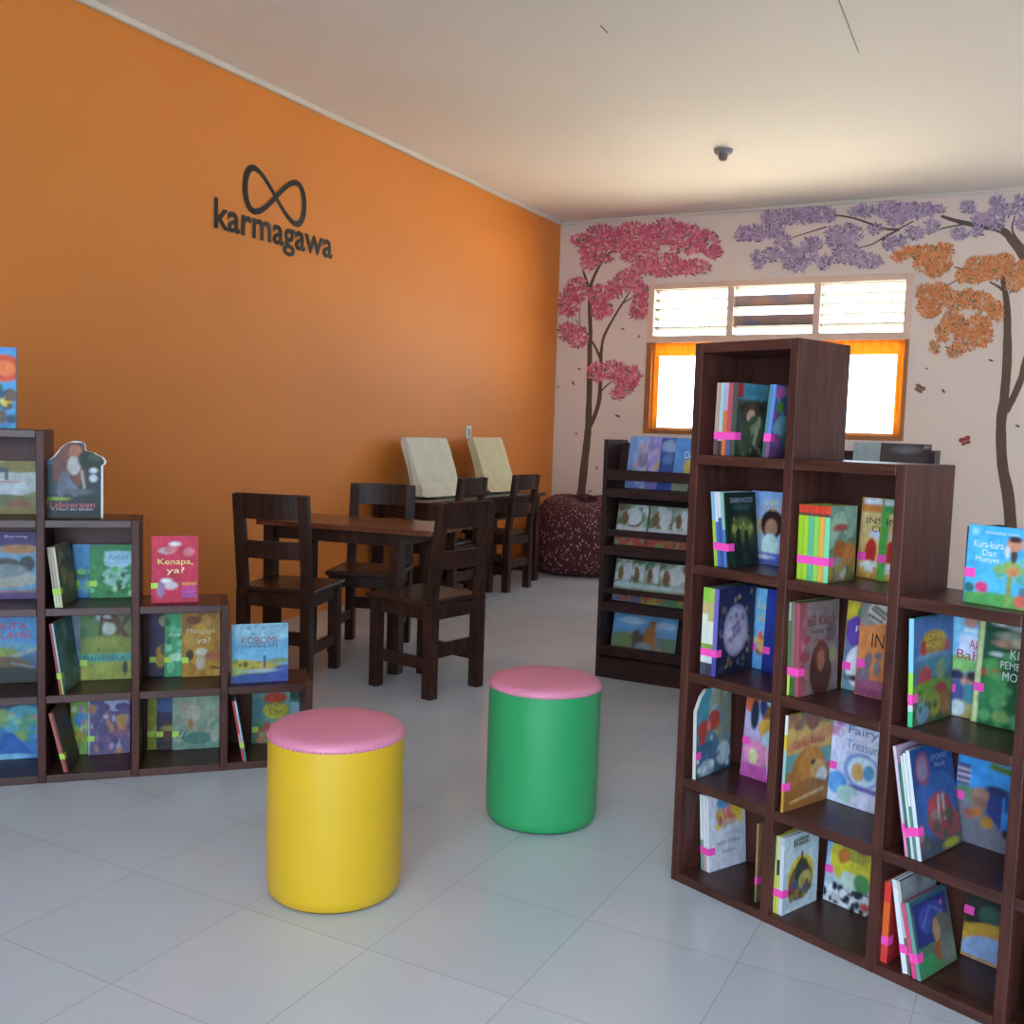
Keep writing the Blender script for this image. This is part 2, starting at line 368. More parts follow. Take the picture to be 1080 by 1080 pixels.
tr2 = [(crop([(1380, 2700), (1370, 1800), (1300, 1100), (1180, 760), (1085, 590), (1000, 470), (920, 385), (800, 355), (680, 335), (560, 308), (450, 272)], *C6), 0.1, 0.022),
       (crop([(660, 220), (780, 240), (900, 280), (980, 308), (1070, 312)], *C8), 0.012, 0.022), (crop([(390, 365), (500, 330), (610, 295)], *C8), 0.008, 0.013),
       (crop([(800, 430), (900, 405), (1000, 345), (1070, 315)], *C8), 0.008, 0.016), (crop([(0, 460), (110, 385), (240, 310)], *C6), 0.018, 0.01),
       (crop([(350, 415), (450, 370), (620, 335)], *C6), 0.008, 0.014), (crop([(1090, 520), (1015, 430), (990, 360), (1012, 270)], *C6), 0.02, 0.009)]
cl2 = cropc([(80, 340, 45, 42), (150, 340, 70, 48), (260, 230, 58, 32), (350, 230, 80, 55), (450, 220, 90, 50), (560, 215, 85, 48), (635, 220, 35, 38), (250, 320, 85, 45), (330, 380, 48, 48), (180, 500, 42, 52), (270, 470, 48, 42), (390, 490, 60, 75), (430, 540, 55, 38), (520, 405, 60, 42), (480, 470, 65, 58), (590, 520, 38, 46), (670, 350, 60, 58), (760, 340, 75, 58), (700, 400, 78, 46), (700, 490, 58, 38), (770, 470, 58, 58), (870, 510, 75, 45), (930, 520, 38, 28), (800, 200, 48, 28), (860, 190, 58, 38), (920, 310, 46, 32), (1000, 190, 75, 55), (1040, 230, 46, 55), (1020, 400, 46, 38)], *C8) + \
      cropc([(60, 220, 65, 55), (160, 230, 75, 55), (260, 230, 75, 55), (350, 220, 65, 45), (430, 220, 45, 28), (120, 295, 70, 30), (250, 400, 65, 46), (120, 460, 60, 36), (40, 500, 26, 26), (380, 350, 55, 46), (590, 410, 65, 38), (720, 390, 46, 32), (660, 210, 55, 46), (760, 300, 75, 45), (850, 290, 75, 55), (880, 180, 55, 55), (960, 230, 65, 46), (1050, 170, 50, 50), (1060, 320, 38, 55), (860, 350, 55, 26), (1130, 200, 60, 60)], *C6)
painted_tree('lilac blossom tree with long branches painted above and right of the window', tr2, cl2, ['#b298b4', '#c7adc8', '#9d7fa4', '#686875', '#7d8a96'], [34, 28, 14, 18, 10], [], M_TRUNKP, M_TRUNKP)
C7 = (930, 330, 4.693)
tr3 = [(crop([(660, 1500), (650, 1250), (640, 1080), (625, 900), (597, 750), (590, 560), (605, 430), (620, 250), (622, 60)], *C7), 0.105, 0.055),
       (crop([(955, 1110), (948, 930), (930, 820), (912, 715)], *C6), 0.055, 0.028), (crop([(612, 490), (655, 410), (695, 310), (712, 230), (760, 100)], *C7), 0.055, 0.04),
       (crop([(935, 850), (880, 805), (820, 775)], *C6), 0.022, 0.012), (crop([(550, 660), (600, 672), (640, 682)], *C6), 0.01, 0.012), (crop([(500, 800), (560, 765), (600, 740)], *C6), 0.009, 0.009)]
cl3 = cropc([(130, 580, 55, 36), (220, 550, 75, 46), (330, 540, 85, 50), (440, 540, 75, 50), (500, 530, 46, 46), (330, 640, 75, 60), (440, 640, 85, 55), (400, 690, 55, 46), (640, 730, 75, 50), (720, 650, 85, 58), (720, 720, 75, 55), (830, 640, 85, 58), (850, 700, 75, 55), (930, 620, 75, 55), (1000, 680, 75, 65), (1000, 780, 55, 65), (1060, 740, 40, 75), (1110, 690, 60, 80),
             (340, 870, 75, 75), (430, 840, 65, 55), (330, 960, 55, 65), (400, 960, 55, 55), (480, 860, 55, 55), (560, 920, 75, 65), (660, 900, 85, 65), (760, 920, 75, 65), (850, 970, 65, 55)], *C6) + \
      cropc([(300, 100, 33, 38), (260, 170, 22, 28), (380, 60, 46, 46), (360, 190, 36, 28), (420, 130, 55, 55), (500, 110, 46, 55), (480, 60, 55, 46), (560, 15, 36, 28), (240, 8, 36, 14), (340, 40, 40, 40)], *C7)
pet3 = [(x, y, a, s) for (x, y), a, s in zip(crop([(305, 387), (540, 235), (672, 560), (222, 275)], *C7), (0.9, 0.3, 0.4, 0.5), (3.0, 2.8, 2.8, 1.8))]
painted_tree('orange blossom tree with a tall brown trunk painted right of the window', tr3, cl3, ['#dc8850', '#e5a266', '#cf7248', '#dd9880', '#66784a'], [36, 26, 16, 14, 14], pet3, plain('petal_brown', '#5d4438', 0.7), M_TRUNK)
def butterfly(label, px, py, col, dark, s, tilt):
    c = wall_px(px, py); t = thing('painted_butterfly', label, 'mural', (c.x, BW, c.z))
    for sg in (-1, 1):
        bm = bmesh.new()
        for cx, cz, rx, rz in ((0.5, 0.35, 0.52, 0.42), (0.42, -0.38, 0.4, 0.34)):
            vs = [bm.verts.new((sg * s * (cx + rx * math.cos(2 * math.pi * k / 14)), -0.003 - 0.0003 * (cz < 0), s * (cz + rz * math.sin(2 * math.pi * k / 14)))) for k in range(14)]
            bm.faces.new(vs)
        bm.transform(Matrix.Rotation(tilt, 4, 'Y')); obj('wing', bm, col, t)
    bm = bmesh.new(); box(bm, -0.09 * s, 0.09 * s, -0.005, -0.002, -0.7 * s, 0.6 * s); bm.transform(Matrix.Rotation(tilt, 4, 'Y')); obj('body', bm, dark, t)
butterfly('tan butterfly painted on the wall just right of the window', 970, 410, plain('butterfly_tan', '#9c6f52', 0.7, 0.3, 40), M_TRUNK, 0.042, 0.5)
butterfly('red butterfly painted on the wall below the tan butterfly', 1018, 465, plain('butterfly_red', '#a5443c', 0.7, 0.3, 40), M_TRUNK, 0.044, -0.4)

# ------------------------------------------------------------------ wall lettering on the orange wall
def lw(px, py, off=0.0): return on_x(px, py, LW + off)
p0, p1 = lw(225, 241), lw(350, 271.5); top = lw(226, 207.5)
zb = (lw(250, 246.5).z + lw(345, 270.5).z) / 2
M_LETTER = plain('black_lettering', '#1d1512', 0.45, 0.05)
lg = thing('wall_sign', 'black infinity loop above black karmagawa lettering on the orange wall', 'sign', (LW, (p0.y + p1.y) / 2, zb))
Mt = Matrix(((0, 0, 1, 0.002), (1, 0, 0, p0.y - lg.location.y), (0, 1, 0, 0), (0, 0, 0, 1)))
cap = top.z - zb
me = text_mesh('karmagawa', M_LETTER, 0.0, 0.022)
a = np.array([v.co[:] for v in me.vertices]); lo, hi = a.min(0), a.max(0)
me0 = text_mesh('k', M_LETTER, 0.0, 0.022); kh = max(v.co.y for v in me0.vertices); bpy.data.meshes.remove(me0)
for v in me.vertices: v.co = Mt @ Vector(((v.co.x - lo[0]) * (p1.y - p0.y) / (hi[0] - lo[0]), v.co.y * cap / kh, 0.002))
o = bpy.data.objects.new('lettering', me); COL.objects.link(o); o.parent = lg
il, ir, it, ib = lw(255.5, 200), lw(322.5, 222), lw(270, 179.5), lw(313, 235)
yc, hw = (il.y + ir.y) / 2, (ir.y - il.y) / 2
zc = (lw(288.5, 207).z); hh = 0.128
bm = bmesh.new(); n = 96; ring = []
for k in range(n):
    t = 2 * math.pi * k / n
    y, z = hw * 0.93 * math.cos(t), hh * 0.97 * math.sin(2 * t) * (1.0)
    dy, dz = -hw * math.sin(t), hh * 2 * math.cos(2 * t); l = math.hypot(dy, dz); ny, nz = -dz / l, dy / l
    w = 0.0145 + 0.007 * abs(math.cos(t)) ** 2
    x = 0.004 + 0.002 * math.sin(t)
    ring.append((bm.verts.new((x, yc + y + ny * w - lg.location.y, zc + z + nz * w - zb)), bm.verts.new((x, yc + y - ny * w - lg.location.y, zc + z - nz * w - zb))))
for k in range(n):
    a_, c_ = ring[k], ring[(k + 1) % n]; bm.faces.new((a_[0], a_[1], c_[1], c_[0]))
obj('infinity_symbol', bm, M_LETTER, lg)

# switch plate
c = lw(493.5, 456)
sw = thing('wall_socket', 'small white wall socket on the orange wall between the covered monitors', 'socket', (LW, c.y, c.z))
obj('plate', bx(0, 0.012, -0.04, 0.04, -0.055, 0.055), M_WHITE, sw, bevel=0.004)
obj('rocker', bx(0.012, 0.017, -0.016, 0.016, -0.03, 0.03), plain('socket_grey', '#a8a196', 0.5), sw)
# ceiling fitting
c = on_z(763, 158, CH)
lm = thing('ceiling_lamp_holder', 'small round grey lamp holder on the ceiling near the window', 'ceiling fitting', (c.x, c.y, CH))
bm = bmesh.new(); lathe(bm, [(0, -0.03), (0.05, -0.03), (0.062, -0.02), (0.066, 0)], 32); obj('base_plate', bm, plain('fitting_grey', '#8b8287', 0.5), lm, True)
bm = bmesh.new(); lathe(bm, [(0, -0.075), (0.022, -0.072), (0.03, -0.06), (0.032, -0.03)], 24); obj('socket_cup', bm, plain('fitting_dark', '#6d646c', 0.5), lm, True)

# ------------------------------------------------------------------ round stools
M_PINKV = plain('pink_vinyl', '#dc85a0', 0.42, 0.02, 6, 0.03, 120)
def stool(x, y, r, h, col, label):
    t = thing('pouf_stool', label, 'stool', (x, y, 0), 0, 'round vinyl stools')
    bm = bmesh.new(); lathe(bm, [(0, 0.004), (r * 0.93, 0.004), (r * 0.975, 0.012), (r * 0.992, 0.035), (r, 0.12), (r * 1.004, h * 0.5), (r, h - 0.03), (r * 0.998, h - 0.012)], 72)
    obj('side_cover', bm, col, t, True)
    bm = bmesh.new(); lathe(bm, [(r * 0.998, h - 0.012), (r * 0.99, h - 0.003), (r * 0.965, h + 0.004), (r * 0.88, h + 0.009), (r * 0.5, h + 0.013), (0, h + 0.014)], 72)
    cu = obj('seat_cushion', bm, M_PINKV, t, True)
    bm = bmesh.new()
    for k in range(72):
        a0, a1 = 2 * math.pi * k / 72, 2 * math.pi * (k + 1) / 72
        beam(bm, (math.cos(a0) * r, math.sin(a0) * r, h - 0.012), (math.cos(a1) * r, math.sin(a1) * r, h - 0.012), 0.004, 0.004)
    obj('seam_piping', bm, M_PINKV, cu, True)
    bm = bmesh.new(); lathe(bm, [(r * 0.9, 0), (r * 0.9, 0.005)], 48); obj('base_ring', bm, M_BLACK, t)
    return t
stool(-1.608, 2.072, 0.18, 0.437, plain('yellow_vinyl', '#d8ac1c', 0.42, 0.02, 6, 0.03, 120), 'bright yellow round vinyl stool with pink top nearest the left bookcase')
stool(-1.356, 2.821, 0.18, 0.446, plain('green_vinyl', '#2f9c5c', 0.42, 0.02, 6, 0.03, 120), 'green round vinyl stool with pink top standing between the two bookcases')

# ------------------------------------------------------------------ chairs and tables
def make_chair(label, group, W=0.38):
    t = thing('wooden_chair', label, 'chair', (0, 0, 0), 0, group)
    D, SH, H = 0.40, 0.455, 0.91; hw, p = W / 2, 0.05
    bm = bmesh.new(); box(bm, -hw - 0.012, hw + 0.012, -D / 2 + 0.03, D / 2 + 0.02, SH - 0.026, SH)
    obj('seat', bm, M_CHAIRH, t, bevel=0.006)
    for s in (-1, 1):
        bm = bmesh.new(); box(bm, s * hw - (p if s > 0 else 0), s * hw + (p if s < 0 else 0), D / 2 - p, D / 2, 0, SH - 0.026); obj('front_leg', bm, M_CHAIR, t, bevel=0.003)
        x = s * (hw - p / 2)
        bm = bmesh.new(); beam(bm, (x, -D / 2 + p / 2, 0), (x, -D / 2 + p / 2, SH), p, p + 0.008)
        beam(bm, (x, -D / 2 + p / 2, SH - 0.02), (x, -D / 2 - 0.035, H - 0.002), p, p * 0.8); obj('back_leg', bm, M_CHAIR, t, bevel=0.003)
        bm = bmesh.new(); box(bm, x - 0.011, x + 0.011, -D / 2 + p, D / 2 - p, 0.13, 0.185); obj('side_stretcher', bm, M_CHAIR, t, bevel=0.002)
        bm = bmesh.new(); box(bm, x - 0.011, x + 0.011, -D / 2 + p, D / 2 - p, SH - 0.09, SH - 0.026); obj('side_rail', bm, M_CHAIR, t, bevel=0.002)
    bm = bmesh.new(); box(bm, -hw + p, hw - p, -D / 2 + 0.01, -D / 2 + 0.032, 0.185, 0.25); obj('back_stretcher', bm, M_CHAIR, t, bevel=0.002)
    bm = bmesh.new(); box(bm, -hw + p, hw - p, D / 2 - 0.032, D / 2 - 0.01, SH - 0.09, SH - 0.026); obj('front_rail', bm, M_CHAIR, t, bevel=0.002)
    bm = bmesh.new(); box(bm, -hw + p, hw - p, -D / 2 + 0.01, -D / 2 + 0.032, SH - 0.09, SH - 0.026); obj('back_rail', bm, M_CHAIR, t, bevel=0.002)
    def slat(z0, z1, y0, name):
        bm = bmesh.new(); n = 8; rows = []
        for i in range(n + 1):
            x = (-hw + p) + (W - 2 * p) * i / n; b_ = 0.02 * (1 - (2 * i / n - 1) ** 2)
            rows.append([bm.verts.new((x, y0 - b_ + dy, z)) for dy, z in ((0, z0), (0.02, z0), (0.012, z1), (-0.008, z1))])
        for a_, c_ in zip(rows, rows[1:]):
            for i in range(4): bm.faces.new((a_[i], a_[(i + 1) % 4], c_[(i + 1) % 4], c_[i]))
        bm.faces.new(rows[0]); bm.faces.new(rows[-1][::-1]); obj(name, bm, M_CHAIR, t)
    yb = lambda z: -D / 2 + p / 2 - (0.035 + p / 2) * (z - SH) / (H - SH) - 0.01
    slat(0.79, 0.911, yb(0.85), 'top_slat'); slat(0.60, 0.685, yb(0.64), 'lower_slat')
    return t
def dup(root, loc, rotz, label):
    r = root.copy(); COL.objects.link(r); r.location = loc; r.rotation_euler = (0, 0, rotz); r['label'] = label
    for ch in list(root.children):
        c = ch.copy(); COL.objects.link(c); c.parent = r
        for g in list(ch.children):
            d = g.copy(); COL.objects.link(d); d.parent = c
    return r
CH_A = make_chair('dark wooden chair seen from behind, nearest the left bookcase', 'dark wooden chairs')
CH_A.location = (-3.235, 3.78, 0); CH_A.rotation_euler = (0, 0, R2(16))
dup(CH_A, (-3.27, 4.50, 0), R2(202), 'dark wooden chair facing the room on the far side of the brown table')
dup(CH_A, (-2.55, 3.97, 0), R2(80), 'dark wooden chair at the right end of the brown table')
def table(name, label, loc, rz, L_, W_, H_, top_mat, inset=0.2):
    t = thing(name, label, 'table', loc, rz)
    obj('tabletop', bx(-L_ / 2, L_ / 2, -W_ / 2, W_ / 2, H_ - 0.028, H_), top_mat, t, bevel=0.004)
    for sx in (-1, 1):
        for sy in (-1, 1):
            cx, cy = sx * (L_ / 2 - (0.06 if sx < 0 else inset)), sy * (W_ / 2 - 0.055)
            obj('leg', bx(cx - 0.03, cx + 0.03, cy - 0.03, cy + 0.03, 0, H_ - 0.028), M_CHAIR, t, bevel=0.003)
    for sy in (-1, 1):
        cy = sy * (W_ / 2 - 0.055); obj('apron', bx(-L_ / 2 + 0.09, L_ / 2 - inset - 0.03, cy - 0.012, cy + 0.012, H_ - 0.095, H_ - 0.028), M_CHAIR, t, bevel=0.002)
    for sx in (-1, 1):
        cx = sx * (L_ / 2 - (0.06 if sx < 0 else inset)); obj('apron', bx(cx - 0.012, cx + 0.012, -W_ / 2 + 0.085, W_ / 2 - 0.085, H_ - 0.095, H_ - 0.028), M_CHAIR, t, bevel=0.002)
    return t
table('reading_table', 'low dark wooden table with glossy red-brown top among three chairs', (-3.13, 4.23, 0), R2(8), 1.0, 0.5, 0.74, M_TABLE)
DX = LW + 0.02 + 0.265
for k, (y0, y1, lab) in enumerate(((5.62, 6.50, 'dark wooden computer desk against the orange wall, nearer one'), (6.51, 7.42, 'dark wooden computer desk against the orange wall, beside the bean bag'))):
    d = thing('computer_desk', lab, 'desk', (DX, (y0 + y1) / 2, 0), 0, 'computer desks along the orange wall')
    hl = (y1 - y0) / 2
    obj('desktop', bx(-0.265, 0.265, -hl, hl, 0.715, 0.74), M_TABLE if False else M_CHAIRH, d, bevel=0.004)
    for sy in (-1, 1):
        for cx in (-0.2, 0.2): obj('leg', bx(cx - 0.03, cx + 0.03, sy * (hl - 0.07) - 0.03, sy * (hl - 0.07) + 0.03, 0, 0.715), M_CHAIR, d, bevel=0.003)
        obj('side_rail', bx(-0.17, 0.17, sy * (hl - 0.07) - 0.012, sy * (hl - 0.07) + 0.012, 0.62, 0.715), M_CHAIR, d)
        obj('side_stretcher', bx(-0.17, 0.17, sy * (hl - 0.07) - 0.012, sy * (hl - 0.07) + 0.012, 0.1, 0.16), M_CHAIR, d)
    obj('front_apron', bx(0.2, 0.225, -hl + 0.1, hl - 0.1, 0.61, 0.715), M_CHAIR, d)
    obj('keyboard_tray', bx(-0.17, 0.21, -hl + 0.12, hl - 0.12, 0.55, 0.57), M_CHAIRH, d)
    obj('foot_shelf', bx(-0.22, -0.09, -hl + 0.1, hl - 0.1, 0.09, 0.2), M_CHAIR, d)
dup(CH_A, (-3.70, 5.93, 0), R2(92), 'dark wooden chair pushed in at the nearer computer desk')
dup(CH_A, (-3.735, 6.825, 0), R2(88), 'dark wooden chair pushed in at the farther computer desk by the bean bag')

# dust-covered monitors
M_COVER = plain('white_dust_cover', '#d9d4bf', 0.7, 0.07, 5, 0.25, 14)
def monitor(yc, w, label, col, tz=1.19):
    t = thing('covered_monitor', label, 'monitor', (LW + 0.17, yc, 0.74), R2(0), 'computer monitors under dust covers')
    h = tz - 0.74; hw = w / 2
    bm = bmesh.new(); prof = [(0.20, 0.012), (0.165, 0.03), (0.15, 0.075), (0.125, 0.11), (0.09, 0.2), (0.045, 0.33), (0.005, h - 0.012), (-0.012, h), (-0.04, h - 0.005), (-0.055, h - 0.04), (0.015, 0.2), (0.06, 0.06), (0.10, 0.012)]
    n = 10; rows = []
    rnd = random.Random(int(yc * 100))
    for i in range(n + 1):
        y = -hw + w * i / n; fl = 1.0
        rows.append([bm.verts.new((x + (rnd.uniform(-.006, .006) if z < 0.12 else rnd.uniform(-.002, .002)), y + (0.02 if z < 0.1 else 0) * (2 * i / n - 1) + 0.10 * (0.25 - z / h * 0.5) * 0, z)) for x, z in prof])
    for a_, c_ in zip(rows, rows[1:]):
        for i in range(len(prof)): bm.faces.new((a_[i], a_[(i + 1) % len(prof)], c_[(i + 1) % len(prof)], c_[i]))
    bm.faces.new(rows[0]); bm.faces.new(rows[-1][::-1])
    bmesh.ops.recalc_face_normals(bm, faces=bm.faces[:])
    obj('dust_cover', bm, col, t, bevel=0.006)
    obj('monitor_base', bx(0.02, 0.22, -hw * 0.75, hw * 0.75, 0, 0.012), M_BLACK, t, bevel=0.003)
    return t
def ymid(a, b_, x): return ((on_x(*a, x).y + on_x(*b_, x).y) / 2, abs(on_x(*b_, x).y - on_x(*a, x).y))
m1, w1 = ymid((434, 490), (476, 490), LW + 0.22); m2, w2 = ymid((504, 485), (534, 485), LW + 0.22)
monitor(m1, w1, 'monitor under a white dust cover on the nearer computer desk', M_COVER, on_x(450, 461, LW + 0.17).z)
monitor(m2, w2, 'monitor under a cream dust cover on the farther computer desk', plain('cream_dust_cover', '#d3c79d', 0.7, 0.06, 5, 0.25, 14), on_x(515, 461, LW + 0.17).z)
kb = thing('black_keyboard', 'black keyboard lying on the desk between the covered monitors', 'keyboard', (LW + 0.3, (m1 + m2) / 2, 0.74))
obj('case', bx(-0.07, 0.07, -0.17, 0.17, 0, 0.022), M_BLACK, kb, bevel=0.004)
obj('keys', bx(-0.06, 0.06, -0.16, 0.16, 0.022, 0.028), plain('key_black', '#2a2624', 0.5, 0.5, 90), kb)

# bean bag in the corner
m, nt, b = nodes_of('maroon_patterned_cloth'); N, L = nt.nodes, nt.links
tc = N.new('ShaderNodeTexCoord'); mp = N.new('ShaderNodeMapping'); mp.inputs['Scale'].default_value = (50, 50, 22); L.new(tc.outputs['Object'], mp.inputs['Vector'])
vo = N.new('ShaderNodeTexVoronoi'); vo.inputs['Scale'].default_value = 1.0; L.new(mp.outputs['Vector'], vo.inputs['Vector'])
cr = N.new('ShaderNodeValToRGB'); cr.color_ramp.interpolation = 'EASE'
cr.color_ramp.elements[0].position = 0.12; cr.color_ramp.elements[0].color = lin('#c79a92') + (1,)
cr.color_ramp.elements[1].position = 0.36; cr.color_ramp.elements[1].color = lin('#4a1a22') + (1,)
L.new(vo.outputs['Distance'], cr.inputs['Fac']); L.new(cr.outputs['Color'], b.inputs['Base Color']); b.inputs['Roughness'].default_value = 0.85
M_BEAN = m
bb = thing('bean_bag', 'maroon patterned bean bag in the corner beneath the pink tree', 'bean bag', (-3.58, 8.13, 0))
bm = bmesh.new(); prof = [(0, 0.0), (0.34, 0.0), (0.43, 0.03), (0.475, 0.12), (0.48, 0.25), (0.465, 0.4), (0.43, 0.53), (0.37, 0.61), (0.28, 0.655), (0.15, 0.665), (0.05, 0.65), (0, 0.645)]
lathe(bm, prof, 56)
rnd = random.Random(3)
for v in bm.verts:
    a = math.atan2(v.co.y, v.co.x); k = 1 + 0.035 * math.sin(3 * a + 1) + 0.02 * math.sin(7 * a + v.co.z * 9)
    if v.co.z > 0.02: v.co.x *= k; v.co.y *= k; v.co.z *= 1 + 0.05 * math.sin(2 * a + 0.6)
bag = obj('bag', bm, M_BEAN, bb, True)
bm = bmesh.new()
for k in range(8):
    a = 2 * math.pi * k / 8 + 0.3
    beam(bm, (0.16 * math.cos(a), 0.16 * math.sin(a), 0.675), (0.05 * math.cos(a), 0.05 * math.sin(a), 0.675), 0.02, 0.02)
lathe(bm, [(0.07, 0.63), (0.06, 0.69), (0.03, 0.7), (0, 0.7)], 20); obj('top_patch', bm, plain('maroon_plain', '#4d1c24', 0.8, 0.2), bag, True)

# ------------------------------------------------------------------ stepped bookcases (5-4-3-2-1 cells)
PU, PZ, TB, DP, BZ = 0.2957, 0.2976, 0.0263, 0.2358, -0.0231
ROWS = (5, 4, 3, 2, 1)
def zlow(j): return 0.0 if j == 0 else j * PZ + BZ
def ztop(j): return zlow(j) + TB                     # upper face of board j: floor of row j + 1
def bookcase(label, x, y, th, off):
    t = thing('stepped_bookcase', label, 'bookcase', (x, y, 0), th, 'stepped bookcases')
    for k in range(6):
        r = ROWS[max(k - 1, 0)]; u = (k - off) * PU
        obj('upright', bx(u, u + TB, 0, DP, 0, ztop(r)), M_SHELFV, t, bevel=0.0025)
    for c, r in enumerate(ROWS):
        u0, u1 = (c - off) * PU + TB, (c + 1 - off) * PU
        for j in range(r + 1):
            obj('shelf_board', bx(u0, u1, 0.001, DP - 0.008, zlow(j), ztop(j)), M_SHELFH, t, bevel=0.002)
        obj('back_panel', bx(u0, u1, DP - 0.008, DP, 0.0, ztop(r)), M_SHELF, t)
    return t
CR = bookcase('dark wooden stepped bookcase in the right foreground with blue book on its step', -0.8381, 2.6001, -0.368, 0)
CL = bookcase('dark wooden stepped bookcase at the left edge before the orange wall', -2.9144, 2.1344, 0.7983, 2)
def case_matrix(c): return Matrix.Translation(c.location) @ Matrix.Rotation(c.rotation_euler[2], 4, 'Z')

# ------------------------------------------------------------------ books
def rgb(h): return np.array(lin(h))
def paint(ops, X, Y, es=0.014):
    C = np.zeros(X.shape + (3,))
    def mix(a, c): 
        nonlocal C
        C = C * (1 - a[..., None]) + np.asarray(c) * a[..., None]
    def sm(d): return np.clip(0.5 - d / (2 * es), 0, 1)
    def ell(cx, cy, rx, ry, col):
        d = np.sqrt(((X - cx) / rx) ** 2 + ((Y - cy) / ry) ** 2) - 1; mix(sm(d * min(rx, ry)), rgb(col))
    for op in ops:
        k = op[0]
        if k == 'G': 
            t = Y[..., None]; C = rgb(op[1]) * (1 - t) + rgb(op[2]) * t
        elif k == 'E': ell(*op[1:])
        elif k == 'B':
            x0, y0, x1, y1, col = op[1:]
            d = np.maximum(np.maximum(x0 - X, X - x1), np.maximum(y0 - Y, Y - y1)); mix(sm(d), rgb(col))
        elif k == 'L':
            x0, y0, x1, y1, w, col = op[1:]
            dx, dy = x1 - x0, y1 - y0; t = np.clip(((X - x0) * dx + (Y - y0) * dy) / (dx * dx + dy * dy), 0, 1)
            mix(sm(np.hypot(X - x0 - t * dx, Y - y0 - t * dy) - w / 2), rgb(col))
        elif k == 'P':                                  # convex polygon, counter-clockwise
            pts, col = op[1], op[2]; d = np.full(X.shape, -9.0)
            for (x0, y0), (x1, y1) in zip(pts, pts[1:] + pts[:1]):
                l = math.hypot(x1 - x0, y1 - y0); d = np.maximum(d, ((X - x0) * (y1 - y0) - (Y - y0) * (x1 - x0)) / l)
            mix(sm(d), rgb(col))
        elif k == 'N':
            n, seed, cols, r0, r1, x0, y0, x1, y1 = op[1:]; rn = random.Random(seed)
            for _ in range(n):
                r = rn.uniform(r0, r1); ell(rn.uniform(x0, x1), rn.uniform(y0, y1), r * rn.uniform(.7, 1.5), r * rn.uniform(.6, 1.1), rn.choice(cols))
    rs = np.random.RandomState(int(1000 * abs(C.sum())) % 99991)              # printed texture of the illustration
    for n_, amp in ((9, 0.10), (22, 0.10)):
        g_ = rs.uniform(-1, 1, (n_ + 2, n_ + 2)); fx, fy = np.clip(X, 0, 1) * n_, np.clip(Y, 0, 1) * n_
        ix, iy = fx.astype(int), fy.astype(int); tx, ty = fx - ix, fy - iy
        v = (g_[iy, ix] * (1 - tx) + g_[iy, ix + 1] * tx) * (1 - ty) + (g_[iy + 1, ix] * (1 - tx) + g_[iy + 1, ix + 1] * tx) * ty
        C = C * (1 + amp * 1.6 * v[..., None])
    return np.clip(C, 0, 1)
BOOK_GROUP = ['picture books on the right bookcase']
TXT = {}
def tmat(c):
    if c not in TXT: TXT[c] = plain('ink_' + c[1:], c, 0.5, 0.03, 30)
    return TXT[c]
SHEET = lambda c: c
